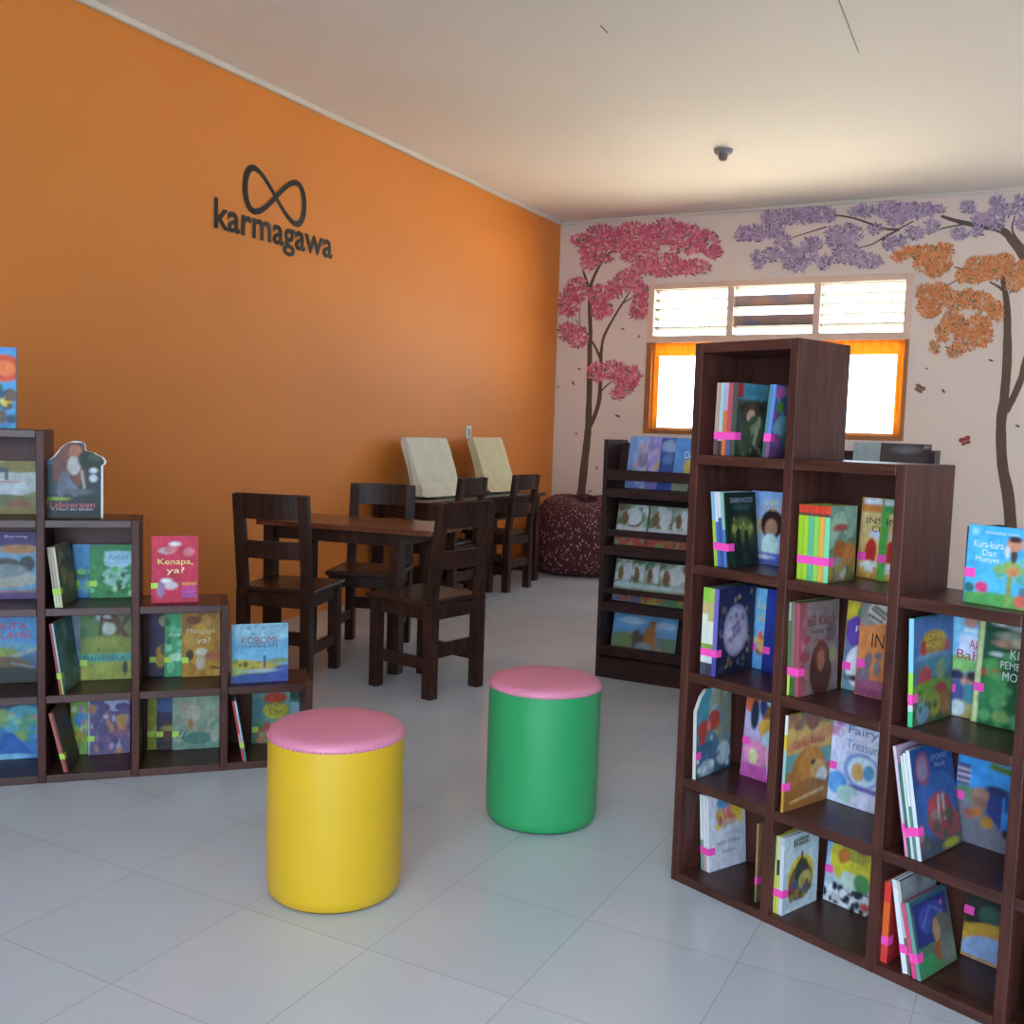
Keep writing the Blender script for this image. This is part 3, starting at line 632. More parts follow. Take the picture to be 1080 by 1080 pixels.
def make_book(M, w, h, th, art, spine, label, group=None, titles=(), tape=None, res=(44, 58), outline=None, name='book', cat='book', edge=False, tape_z=0.22):
    """book standing on local z=0: front cover faces -y, spine at x=0"""
    t = thing(name, label, cat, (0, 0, 0), 0, group or BOOK_GROUP[0]); t.matrix_world = M
    nx, nz = res
    bm = bmesh.new(); lay = bm.verts.layers.float_color.new('print')
    zz = np.linspace(0, 1, nz)
    xl = np.zeros(nz); xr = np.ones(nz)
    if outline:
        xl = np.interp(zz, [p[0] for p in outline], [p[1] for p in outline]); xr = np.interp(zz, [p[0] for p in outline], [p[2] for p in outline])
    X = xl[:, None] + (xr - xl)[:, None] * np.linspace(0, 1, nx)[None, :]; Y = np.repeat(zz[:, None], nx, 1)
    Cc = paint(art, X, Y)
    if edge:
        Cc[:, 0] = Cc[:, -1] = Cc[-1, :] = rgb('#dedad6'); Cc[-2, :] = rgb('#dedad6')
        Cc[:, -2] = rgb('#dedad6'); k2 = np.arange(nz) > nz * .66; Cc[k2, 1] = rgb('#dedad6')
    g = [[None] * nx for _ in range(nz)]
    for j in range(nz):
        for i in range(nx):
            v = bm.verts.new((X[j, i] * w, 0, Y[j, i] * h)); v[lay] = (*Cc[j, i], 1); g[j][i] = v
    for j in range(nz - 1):
        for i in range(nx - 1): bm.faces.new((g[j][i], g[j][i + 1], g[j + 1][i + 1], g[j + 1][i]))
    ct = min(0.0016, th * 0.2)
    def cbox(x0, x1, y0, y1, z0, z1, col):
        for v in box(bm, x0, x1, y0, y1, z0, z1): v[lay] = (*rgb(col), 1)
    base = spine[0][1] if isinstance(spine[0], tuple) else spine[0]
    if outline:
        pb = bmesh.new(); fr = []; 
        ring = [(xl[j] * w, zz[j] * h) for j in range(nz)] + [(xr[j] * w, zz[j] * h) for j in range(nz - 1, -1, -1)]
        a = [pb.verts.new((x, 0.0003, z)) for x, z in ring]; c = [pb.verts.new((x, th, z)) for x, z in ring]
        for i in range(len(ring)):
            j = (i + 1) % len(ring)
            if (Vector(ring[i]) - Vector(ring[j])).length > 1e-6: pb.faces.new((a[i], a[j], c[j], c[i]))
        for i in range(nz - 1):
            i2 = len(ring) - 1 - i
            pb.faces.new((c[i], c[i + 1], c[i2 - 1], c[i2])); 
        bmesh.ops.recalc_face_normals(pb, faces=pb.faces[:])
        obj('board_pages', pb, plain('white_board', '#cfc9bf', 0.6, 0.04), t)
    else:
        cbox(0, w, 0.0002, ct, 0, h, base); cbox(0, w, th - ct, th, 0, h, base)
        z0 = 0.0
        for fz, col in spine:
            cbox(-0.0008, ct, 0, th, z0 * h, fz * h, col); z0 = fz
        obj('page_block', bx(ct, w - 0.003, ct, th - ct, 0.003, h - 0.003), M_PAGES, t)
    cv = obj('cover', bm, M_PRINT, t)
    for s, x0, z0, tw, hh, col in titles:
        fit_text('title', s, tmat(col), tw * w, hh * h, cv, Matrix.Translation((x0 * w, 0, z0 * h)) @ FACE_FRONT, 0.0, 0.0006)
    if tape is not None:
        bm = bmesh.new(); box(bm, -0.0016, 0.022, -0.0009, 0.0, h * tape_z, h * tape_z + 0.02)
        if not outline: box(bm, -0.0016, -0.0008, -0.0009, th + 0.0005, h * tape_z, h * tape_z + 0.02)
        obj('tape_sticker', bm, tape, cv)
    return t
def place(case, u, v, row, yaw, lean, th, dz=0.0):
    a = R2(lean); off = th * math.sin(a) if a > 0 else 0.0
    return case_matrix(case) @ Matrix.Translation((u, v, ztop(row - 1) + off + dz + 0.0006)) @ Matrix.Rotation(R2(yaw), 4, 'Z') @ Matrix.Rotation(-a, 4, 'X')
NUM = ['first', 'second', 'third', 'fourth', 'fifth', 'sixth', 'seventh']
def face(case, u, v, row, w, h, th, art, spine, label, titles=(), tape=None, lean=4, yaw=0, **k):
    """book displayed front cover outwards"""
    return make_book(place(case, u, v, row, yaw, lean, th), w, h, th, art, [(1.0, spine)], label, None, titles, tape, **k)
def stack(case, u, v, row, w, h, lean, yaw, books, where, art, label, titles=(), tape=None, group=None, **k):
    """books side by side, spines to the front; books = (thickness, [(top fraction, colour)...], colour word); the last shows its cover"""
    n = len(books)
    for i, bk in enumerate(books):
        th, sp, word = bk[:3]; hh = h * (bk[3] if len(bk) > 3 else 1.0)
        u += th / math.cos(R2(lean)) + 0.0011
        last = i == n - 1
        lb = label if last else f'{word} spine, {NUM[i]} from left {where}'
        a_ = art if last else [('G', sp[0][1], sp[-1][1])]
        make_book(place(case, u, v, row, yaw, lean, th), w, hh, th, a_, sp, lb, group, titles if last else (), tape, res=(k.get('res', (44, 58)) if last else (2, 2)))
P_, L_ = M_PINK_TAPE, M_LIME_TAPE
G, E, B, N, L = 'G', 'E', 'B', 'N', 'L'

# ---- right bookcase, tallest column (c1), top cell down
stack(CR, 0.060, 0.02, 5, 0.135, 0.192, -1, 90, [(0.012, [(0.25, '#6d5046'), (1, '#b99c88')], 'peach and brown'), (0.012, [(0.2, '#3b3a40'), (1, '#a9c3c4')], 'pale blue'), (0.012, [(0.62, '#d9743a'), (1, '#b7a7c0')], 'orange and lilac'), (0.014, [(0.3, '#5a5a86'), (1, '#b8505e')], 'violet and red'), (0.014, [(1, '#4d5148')], 'grey')],
      'in the top cell of the right bookcase', [(G, '#33382f', '#4d5a52'), (B, 0, .78, 1, 1, '#4f8ba0'), (B, 0, .8, .17, 1, '#a82a34'), (N, 8, 1, ['#5f8e9c', '#6ea3ae'], .03, .08, .2, .8, .95, .97), (E, .5, .66, .46, .08, '#3a2f28'), (E, .5, .6, .26, .13, '#5a4434'), (E, .47, .55, .14, .09, '#c9a186'), (E, .62, .35, .28, .22, '#58604a'), (L, .35, .3, .75, .45, .13, '#8f9474'), (L, .62, .2, .75, .5, .1, '#a9ad8a'), (E, .3, .25, .2, .25, '#4a5340'), (N, 8, 2, ['#6b6a50', '#8a7f60'], .02, .04, .1, .02, .9, .14)],
      'book with crouching figure in brown hat on its grey-green cover, top cell', [('Ness', .27, .84, .5, .1, '#356d80')], P_)
stack(CR, 0.221, 0.012, 5, 0.13, 0.185, -4, 101, [(0.008, [(0.25, '#2f5d48'), (1, '#4f7f86')], 'dark green thin'), (0.010, [(0.3, '#7d4b78'), (1, '#5f7fc0')], 'blue')], 'of the pair tilted in the top cell',
      [(G, '#6d4a70', '#3f6fb4'), (N, 40, 5, ['#7fb7cf', '#4f86b8', '#9a5f9c', '#5a9a66', '#c7a2c8'], .04, .12, 0, .1, 1, .95), (E, .25, .9, .25, .08, '#d86fb4'), (E, .3, .7, .2, .08, '#6a9a4a'), (E, .45, .45, .3, .14, '#8cc3d2')],
      'thin blue and violet book tilted at the right side of the top cell', (), P_)
stack(CR, 0.083, 0.02, 4, 0.128, 0.2, 7, 90, [(0.010, [(0.62, '#a3c448'), (1, '#86b6cf')], 'lime and blue'), (0.009, [(0.6, '#4d6fb0'), (1, '#cfd8df')], 'blue and white'), (0.009, [(0.66, '#42589a'), (1, '#d8d5dc')], 'navy and white'), (0.010, [(0.5, '#4d79b4'), (1, '#8ab7a8')], 'blue and sea green'), (0.008, [(1, '#14241c')], 'dark green')],
      'of spines, tallest column second cell down', [(G, '#0f1d16', '#16281f'), (E, .5, .48, .46, .24, '#2c3a22'), (E, .5, .5, .36, .17, '#56602e'), (N, 26, 55, ['#8b8f45', '#6f7a3a', '#9a9a50'], .02, .045, .16, .44, .84, .66), (B, .26, .16, .42, .44, '#16211a'), (E, .34, .47, .07, .05, '#1a261c'), (B, .54, .14, .7, .42, '#16211a'), (E, .62, .45, .07, .05, '#1a261c'), (N, 12, 56, ['#1d2d20', '#22342a'], .05, .1, 0, 0, 1, .2), (E, .5, .8, .3, .05, '#2c4a44')],
      'dark green book with two shadowy figures, second cell down of tallest column', [('DARKWOOD', .12, .86, .76, .07, '#a9a4bd')], P_)
face(CR, 0.095, 0.2, 4, 0.13, 0.2, 0.008, [(G, '#6b5fa4', '#7fa8d8'), (N, 14, 9, ['#a06ab0', '#d8d4e8', '#4f6cb4'], .05, .12, .6, .05, 1, .9)], '#7a6ab0', 'blue and violet book edge showing behind the curly-haired girl book', (), P_, 3)
face(CR, 0.066, 0.186, 4, 0.12, 0.2, 0.009, [(G, '#c9c4dd', '#8fb4e4'), (N, 10, 3, ['#d9c08c', '#e2d4b4'], .05, .09, .02, .4, .35, .62), (E, .62, .56, .3, .2, '#33221e'), (E, .6, .5, .17, .13, '#b88468'), (E, .6, .25, .22, .18, '#cfe6df'), (B, .0, .0, 1, .16, '#5c6bc0'), (E, .4, .1, .3, .03, '#e6e2f0')], '#7fa4d8', 'light blue book with a curly-haired girl and yellow title', [('SUNNY', .38, .82, .4, .07, '#e6d25a'), ('GARDEN', .3, .73, .58, .08, '#d9a833')], P_, 3)
stack(CR, 0.058, 0.012, 3, 0.172, 0.238, 0, 92, [(0.018, [(0.14, '#4a4c58'), (0.3, '#d8dcd4'), (0.36, '#86a84c'), (0.7, '#d9dccb'), (0.84, '#c3b078'), (1, '#8fc04a')], 'fat green and white'), (0.018, [(0.14, '#3d4050'), (0.3, '#c9ced0'), (0.36, '#7da044'), (0.62, '#dcdccb'), (0.84, '#b8b070'), (1, '#9bc653')], 'fat white and green'), (0.013, [(0.3, '#4d4aa0'), (1, '#6f68b4')], 'violet')],
      'of spines, tallest column middle cell', [(G, '#1f2036', '#22264a'), (N, 46, 11, ['#6d5a4a', '#8f7a5c', '#3a3c60', '#5c5a76', '#b09a72'], .015, .05, .05, .05, .95, .95), (E, .5, .5, .33, .3, '#8f8aa4'), (E, .5, .5, .28, .26, '#a7a1b4'), (N, 16, 12, ['#7d6d92', '#8d6a80', '#b4aec0'], .03, .06, .32, .32, .68, .68)],
      'navy book with a pale ornate oval, middle cell of tallest column', (), P_)
face(CR, 0.085, 0.192, 3, 0.128, 0.226, 0.01, [(G, '#5f98d0', '#86c6ea'), (N, 18, 21, ['#c9482f', '#d9642f', '#a8563a', '#e0b060'], .05, .11, .1, .1, 1, .45)], '#6fb0dc', 'light blue book with yellow letters beside the navy ornate book', [('Lup', .16, .72, .3, .12, '#f2d23a'), ('Ke', .2, .58, .22, .11, '#f2c23a')], P_, 3)
face(CR, 0.142, 0.176, 3, 0.125, 0.23, 0.008, [(G, '#23307c', '#2f44a0'), (N, 12, 22, ['#e2ded4', '#d9a08c', '#d8b45a'], .05, .1, .45, .1, 1, .7), (E, .75, .85, .12, .06, '#e0b23a')], '#2c3c90', 'deep blue book at the right side of the middle cell', (), P_, 3)
make_book(place(CR, 0.062, 0.012, 2, 95, 2, 0.011), 0.175, 0.243, 0.011, [(G, '#3f566c', '#4f98a8'), (E, .75, .75, .4, .35, '#98a08c'), (E, .8, .6, .22, .4, '#8f8d78'), (N, 16, 31, ['#6f8f98', '#a7b4b0', '#8a8a78'], .05, .12, .4, .3, 1, 1), (E, .2, .55, .17, .1, '#b04438'), (E, .5, .62, .17, .12, '#b54a3c'), (E, .35, .57, .06, .05, '#c9756a'), (E, .16, .45, .09, .14, '#a8402f'), (B, .05, .15, .45, .38, '#3c6078'), (E, .78, .2, .2, .14, '#b8c2cc'), (E, .3, .08, .22, .1, '#8fa6b0'), (N, 10, 32, ['#cfd8dc', '#56708a'], .03, .06, .05, .02, .95, .25)],
          [(1, '#7fa0a8')], 'shaped blue-green book with a big red bow, second cell from the bottom', None, (), P_, outline=[(0, 0, 1), (.62, 0, 1), (.78, 0, 1), (.93, .14, 1), (1.0, .27, .82)])
face(CR, 0.108, 0.15, 2, 0.155, 0.236, 0.009, [(G, '#c45a9c', '#a8cfe6'), (E, .12, .9, .16, .14, '#d9683a'), (E, .2, .75, .09, .18, '#26304a'), (E, .45, .8, .12, .1, '#8f5a3c'), (E, .36, .88, .07, .12, '#28407c'), (E, .5, .62, .2, .12, '#d9a640'), (E, .75, .66, .14, .18, '#e0c070'), (E, .6, .48, .2, .14, '#bcd8ea'), (E, .3, .3, .28, .14, '#e28ab4'), (E, .24, .26, .1, .09, '#d8d2a0'), (B, 0, 0, 1, .16, '#c85aa8'), (L, .6, .02, .5, .35, .03, '#f0c8e0'), (L, .75, .02, .72, .4, .03, '#e9b4d8')], '#d77ab4', 'pink and sky-blue book leaning in the second cell from the bottom', (), P_, 4, tape_z=0.38)
stack(CR, 0.049, 0.07, 1, 0.148, 0.212, 5, 84, [(0.010, [(0.4, '#7f9a8c'), (1, '#dfe2dc')], 'white and green'), (0.009, [(0.3, '#c9a6a0'), (1, '#e8e4e2')], 'white'), (0.010, [(1, '#dfdfe2')], 'pale')], 'of spines, tallest column bottom cell',
      [(G, '#c9c8d4', '#d2d0da'), (E, .55, .72, .36, .16, '#d2a08c'), (N, 22, 41, ['#c9695a', '#d8a23c', '#7f96b4', '#d9857a', '#e2c45a'], .04, .1, .2, .55, .9, .82), (E, .4, .88, .2, .08, '#5f8fb8'), (E, .78, .76, .16, .1, '#e0bc3a')], 'white storybook with small colourful picture, bottom cell of tallest column', [('NUR FITRIA', .2, .32, .66, .05, '#5d5a66'), ('Bersama', .34, .2, .36, .06, '#6d6a78')], P_)
stack(CR, 0.258, 0.03, 1, 0.16, 0.21, 1, 90, [(0.005, [(0.3, '#6d7a44'), (1, '#a8805c')], 'tan')], 'beside', [(G, '#8a6a50', '#9a7a5c')], 'single thin tan book against the right side of the bottom cell', (), P_)

# ---- right bookcase, second column (c2)
sp6 = [('#9fc62c', 'lime'), ('#a3cc3a', 'light lime'), ('#5fb489', 'sea green'), ('#8ecb58', 'grass green'), ('#e5a848', 'amber'), ('#7cd3a0', 'mint')]
stack(CR, 0.338, 0.018, 4, 0.122, 0.186, 1, 90, [(0.0135, [(0.86, c), (0.9, '#6a4a3a'), (1, '#d8402c')], wd + ' red-topped') for c, wd in sp6], 'of the red-topped row, second column',
      [(G, '#5c5a38', '#7f9c86'), (N, 12, 51, ['#8fae94', '#6f8f78', '#9ab59a'], .08, .2, 0, .5, 1, 1), (E, .4, .72, .28, .05, '#a8504a'), (E, .4, .42, .22, .14, '#a85a2c'), (E, .75, .36, .28, .16, '#b87838'), (E, .35, .18, .2, .16, '#8a8478'), (E, .55, .12, .12, .1, '#b0a898'), (N, 12, 52, ['#7a6a3c', '#94803c'], .05, .1, 0, 0, 1, .2)], 'green and brown animal storybook at right end of the lime spines', (), P_)
for k, (du, dv, lb) in enumerate(((0.0, 0.018, 'left one of two tan books with white top strip and red flask, second column'), (0.062, 0.0, 'right one of two tan cover books with a white top strip, green-edged'))):
    face(CR, 0.398 + du, 0.196 - dv * 0 - k * 0.014, 4, 0.135, 0.205, 0.008, [(G, '#c98f3c', '#d9c48c'), (B, 0, .82, 1, 1, '#cf7f3c' if k == 0 else '#4fa45c'), (B, .04, .92, .5, .99, '#dfe0e6'), (E, .5, .4, .34, .22, '#e0cf8c'), (E, .5, .55, .3, .06, '#c9cede'), (E, .25, .33, .12, .17, '#bd3228'), (E, .25, .15, .2, .07, '#dcd8d2'), (N, 8, 61, ['#b8923c', '#d9b85c'], .03, .06, 0, 0, 1, .3)] + ([(B, 0, 0, .16, .86, '#58a84c')] if k else []), '#d9b45c', lb, [('INSP', .12, .68, .42, .08, '#2c2620'), ('CE', .24, .58, .22, .075, '#2c2620')], P_, 3)
stack(CR, 0.327, 0.02, 3, 0.165, 0.236, 2, 87, [(0.007, [(0.25, '#c8d85c'), (0.8, '#5d7a4a'), (1, '#a8b49a')], 'thin green'), (0.012, [(0.2, '#3c6a34'), (1, '#8a6a6a')], 'brown and green'), (0.012, [(1, '#a3525c')], 'dusty red')], 'beside the 60 Kisah book',
      [(G, '#776660', '#857470'), (B, 0, 0, .16, 1, '#a04f5a'), (N, 10, 71, ['#93424c', '#b0646a'], .04, .08, 0, .2, .2, .8), (E, .55, .25, .28, .3, '#4f2c28'), (E, .55, .42, .16, .16, '#6a3a30'), (E, .55, .36, .09, .12, '#9a6248'), (E, .86, .4, .1, .09, '#8a8458'), (E, .8, .65, .14, .1, '#6d5a58')], 'grey-brown book titled 60 Kisah in the second column',
      [('60 Kisah', .2, .74, .7, .12, '#7a2430'), ('Tentang Nabi', .24, .64, .6, .07, '#4a3a3c'), ('Adam', .36, .56, .36, .045, '#8a3038')], P_)
face(CR, 0.372, 0.2, 3, 0.14, 0.232, 0.009, [(G, '#6a8f9a', '#6f52a4'), (B, 0, .78, 1, 1, '#c9b42c'), (E, .9, .84, .4, .12, '#2f8a8c'), (E, .42, .66, .42, .22, '#6644a0'), (E, .35, .28, .3, .24, '#d8d6dc'), (E, .35, .14, .3, .04, '#3c3a40'), (N, 8, 72, ['#e0c23c', '#54a05a'], .05, .09, 0, .86, .6, 1)], '#c9b42c', 'yellow and purple book with a white cartoon animal, partly behind the orange book', [('Pintar', .2, .66, .5, .07, '#e6dcc8'), ('Pohon', .36, .47, .35, .06, '#d8d0e0')], P_, 3)
face(CR, 0.424, 0.176, 3, 0.145, 0.236, 0.01, [(G, '#d9814a', '#e08c50'), (E, .1, .9, .3, .14, '#8a8a84'), (E, .35, .92, .22, .12, '#d8cfc4'), (L, .2, .95, .45, .86, .03, '#35302e'), (L, .25, .98, .5, .9, .03, '#35302e'), (L, .15, .88, .4, .82, .03, '#35302e'), (N, 9, 74, ['#7f6f78', '#8a7c86'], .05, .1, -.05, .2, .4, .5), (E, .6, .34, .09, .06, '#6f6672'), (B, 0, 0, 1, .14, '#8f4a68'), (E, .5, .14, .6, .05, '#9c5a78')], '#d88a58', 'orange book with zebra stripes and dark INDO lettering', [('INDO', .24, .54, .66, .15, '#45261e'), ('nesia', .7, .44, .25, .04, '#7a3a2a')], P_, 3, tape_z=0.3)
stack(CR, 0.338, 0.004, 2, 0.188, 0.25, 0, 86, [(0.008, [(0.28, '#c98f3c'), (0.64, '#9fc4c0'), (0.8, '#d9b83c'), (1, '#dfe2e0')], 'orange')], 'beside',
      [(G, '#8a5a34', '#a87a50'), (B, 0, .58, 1, .86, '#c9a05a'), (P_ and 'P', [(0, .7), (0, .6), (1, .68), (1, .8)], '#c88858'), (N, 12, 81, ['#8a5c4c', '#6a7468', '#a87458'], .05, .1, 0, .86, 1, 1), (B, 0, .4, 1, .58, '#5f9890'), (E, .5, .36, .38, .26, '#a8682c'), (E, .55, .42, .28, .2, '#b87830'), (E, .72, .36, .16, .1, '#c99a5a'), (E, .8, .28, .13, .09, '#d8d2c8'), (E, .6, .45, .05, .03, '#3a2418'), (E, .5, .12, .5, .16, '#96602c'), (L, .15, .08, .85, .14, .02, '#d8b888')], 'orange-brown book with a lion on its cover, second column',
      [('Cerita Rimba', .14, .64, .7, .08, '#a8402c')], P_)
face(CR, 0.358, 0.185, 2, 0.148, 0.232, 0.009, [(G, '#c9d2ea', '#d6cfe8'), (E, .14, .93, .2, .07, '#b070b8'), (E, .1, .8, .14, .06, '#d08fb4'), (N, 22, 91, ['#c2b6dc', '#dfe2f2', '#b9c4e4'], .04, .1, 0, .3, 1, 1), (E, .62, .42, .34, .2, '#7f9ad0'), (E, .64, .42, .28, .16, '#c7dcea'), (E, .55, .4, .12, .1, '#d0a060'), (E, .75, .42, .1, .09, '#5f9ac0'), (B, .4, .2, .95, .25, '#6a5aa4'), (E, .18, .22, .2, .13, '#5f9ad8'), (E, .4, .12, .22, .1, '#a8c8c0'), (E, .75, .08, .3, .08, '#d9dcf0')], '#cfd0e6', 'pale lavender book titled Fairy Treasure beside the lion book', [('Fairy', .32, .78, .55, .12, '#4f7fa8'), ('Treasure', .3, .64, .66, .1, '#4f7fa8')], P_, 3, tape_z=0.36)
stack(CR, 0.322, 0.02, 1, 0.15, 0.203, 1, 88, [(0.006, [(1, '#c9c27a')], 'cream'), (0.007, [(0.5, '#d8d240'), (0.7, '#3c3c34'), (1, '#d8d8a0')], 'yellow'), (0.012, [(0.9, '#ccd6da'), (1, '#b8c2c8')], 'white')], 'beside the white DENKIN book',
      [(G, '#b4c4cc', '#bccad2'), (E, .5, .42, .38, .28, '#d8b428'), (E, .5, .36, .34, .24, '#6a5a34'), (E, .52, .48, .2, .18, '#33352e'), (L, .5, .5, .52, .72, .06, '#33352e'), (E, .26, .3, .12, .1, '#b0403a'), (E, .62, .36, .18, .12, '#b8a458'), (N, 14, 101, ['#5a4c2c', '#94803c', '#3f5a78'], .04, .08, .2, .15, .8, .35), (B, 0, 0, 1, .05, '#c4d0d6'), (B, .26, .84, .7, .93, '#26282c')], 'white book with a yellow castle picture and black DENKIN banner', [('DENKIN', .3, .86, .38, .055, '#d8d8d8')], P_)
face(CR, 0.362, 0.19, 1, 0.14, 0.21, 0.01, [(G, '#cfd0cc', '#4f98d8'), (E, .55, .6, .48, .34, '#cfc23c'), (E, .6, .78, .3, .2, '#a8a040'), (E, .35, .62, .12, .1, '#c07034'), (E, .7, .82, .16, .1, '#7a5c3c'), (E, .62, .48, .3, .12, '#d8cc3c'), (E, .5, .34, .2, .12, '#c9d8c8'), (E, .75, .36, .16, .12, '#5a9a5c'), (N, 40, 111, ['#22242c', '#e6e6ea', '#2c3040'], .03, .06, 0, 0, 1, .24), (E, .85, .1, .1, .05, '#c8604a')], '#4f98d8', 'yellow and blue book with black speckles at its foot, bottom cell', (), P_, 4, tape_z=0.36)

# ---- right bookcase, third column (c3)
ROWTOP = 4
stack(CR, 0.722, 0.085, 4, 0.14, 0.165, 0, 84, [(0.014, [(1, '#1c1d2c')], 'black')], 'beside', [(G, '#1b1c28', '#20222e'), (N, 26, 121, ['#8a8c96', '#3a3c4c'], .01, .03, 0, 0, 1, 1)], 'black speckled book behind the blue turtle book on the right bookcase step', (), None)
face(CR, 0.738, 0.055, 4, 0.146, 0.172, 0.012, [(G, '#4fa05c', '#6fc0e8'), (B, 0, .2, 1, 1, '#55b4e2'), (G, '#57b8e4', '#4aaee0'), (E, .5, .0, .8, .17, '#5aa45a'), (N, 10, 131, ['#6fc0b8', '#58a8a0', '#7cc49a'], .04, .09, .5, .35, .95, .6), (E, .66, .28, .04, .28, '#8f9a58'), (E, .68, .52, .14, .07, '#8aa458'), (E, .84, .48, .12, .05, '#7fae6a'), (E, .52, .47, .12, .05, '#7fae6a'), (E, .7, .46, .1, .06, '#d08a58'), (E, .7, .66, .05, .1, '#4a3a38'), (E, .7, .8, .12, .09, '#c98a70'), (E, .7, .86, .1, .04, '#3a2c2c'), (E, .6, .7, .04, .07, '#d8d4d4'), (E, .26, .22, .1, .07, '#d0457a'), (E, .07, .2, .08, .06, '#2f6a70'), (E, .9, .22, .1, .07, '#5a7a88'), (E, .84, .1, .09, .08, '#d0685a'), (E, .1, .92, .06, .05, '#8ccbe8')], '#4a98c8', 'blue book of a monkey up a palm on the right bookcase step',
     [('Kura-kura', .1, .72, .44, .09, '#dfe8f0'), ('Dan', .24, .62, .2, .08, '#dfe8f0'), ('Monyet', .14, .52, .36, .09, '#dfe8f0'), ('DONGENG ANAK', .26, .9, .5, .035, '#d8e8f2')], P_, 2, yaw=-3, tape_z=0.33)
stack(CR, 0.650, 0.015, 3, 0.178, 0.247, 3, 88, [(0.011, [(0.14, '#4fc48a'), (0.2, '#c9d8d0'), (0.28, '#f05ab4'), (0.5, '#9cd84a'), (1, '#8fd0f0')], 'sky blue and lime')], 'beside',
      [(G, '#4f5a3c', '#3f6498'), (B, 0, .55, 1, 1, '#47699c'), (E, .5, .74, .34, .13, '#a8823a'), (E, .25, .7, .09, .08, '#a03c34'), (E, .85, .7, .07, .06, '#a84838'), (E, .5, .62, .4, .03, '#6a90b0'), (E, .55, .52, .4, .1, '#4a7c8c'), (E, .3, .42, .17, .12, '#a8444c'), (E, .7, .48, .12, .1, '#7a8a6a'), (E, .5, .3, .6, .1, '#6a8a34'), (E, .7, .3, .16, .06, '#a04038'), (E, .25, .12, .16, .12, '#6a8a9c'), (E, .55, .16, .14, .12, '#8a8030'), (E, .82, .16, .14, .13, '#8a5a2c'), (N, 12, 141, ['#3c5a30', '#88702c'], .03, .06, 0, 0, 1, .3)], 'blue book with a yellow title banner and animals, third column', [('LOMBA', .28, .78, .5, .06, '#d8b83c'), ('HOBI', .3, .7, .4, .06, '#d8b83c')], P_)
face(CR, 0.646, 0.2, 3, 0.15, 0.245, 0.009, [(G, '#a8a060', '#8fc8ec'), (B, 0, .5, 1, 1, '#8ecbf0'), (E, .3, .93, .11, .06, '#c08a78'), (E, .5, .95, .1, .06, '#8a6a68'), (E, .7, .93, .1, .06, '#c08a78'), (B, .2, .83, 1, .86, '#e4eef0'), (B, .15, .56, 1, .8, '#d6d8ee'), (E, .2, .52, .26, .08, '#86ba6a'), (E, .15, .36, .14, .09, '#c09080'), (E, .15, .4, .12, .05, '#2c3450'), (E, .42, .36, .14, .09, '#c88a78'), (E, .42, .41, .13, .05, '#34303c'), (E, .72, .38, .13, .1, '#b87a68'), (E, .72, .44, .14, .07, '#2a2a34'), (E, .45, .24, .26, .1, '#4a8a9c'), (E, .16, .22, .12, .14, '#4f5a90'), (E, .72, .22, .14, .12, '#b85a8a'), (B, 0, 0, 1, .12, '#b0a468'), (E, .2, .08, .12, .08, '#cfd4d8')], '#8ec8ec', 'light blue book with children and red Ak Bah lettering', [('Ak', .3, .67, .17, .09, '#c22f52'), ('Bah', .12, .56, .35, .09, '#c22f52')], P_, 3)
face(CR, 0.718, 0.184, 3, 0.162, 0.244, 0.012, [(G, '#2f6a44', '#1f4a38'), (B, 0, 0, .08, 1, '#cdd49a'), (E, .3, .97, .1, .02, '#dfe4e0'), (E, .6, .95, .16, .03, '#d8dcd8'), (E, .55, .86, .3, .05, '#9aa088'), (E, .4, .79, .18, .04, '#b08a70'), (E, .62, .82, .16, .05, '#c9c0a8'), (E, .3, .68, .1, .02, '#cfd4d4'), (E, .24, .58, .14, .06, '#4f9a54'), (E, .22, .5, .13, .04, '#c2502c'), (E, .25, .4, .14, .08, '#3f8a4c'), (E, .4, .3, .08, .1, '#6aa868'), (E, .22, .24, .16, .12, '#3a8050'), (N, 16, 151, ['#2f7048', '#4a9458', '#58a060'], .04, .08, .08, .02, .5, .7), (E, .78, .28, .07, .1, '#b08a78'), (E, .84, .36, .08, .04, '#a04030'), (E, .75, .08, .22, .1, '#5aa468'), (E, .4, .1, .12, .05, '#88a860')], '#cdd49a', 'dark green book titled KISAH PEMBAWA MOTIVASI in the third column',
     [('KISAH', .46, .66, .4, .085, '#dfe6da'), ('PEMBAWA', .34, .56, .56, .07, '#dfe6da'), ('MOTIVASI', .38, .45, .58, .08, '#dfe6da')], P_, 3, tape_z=0.3)
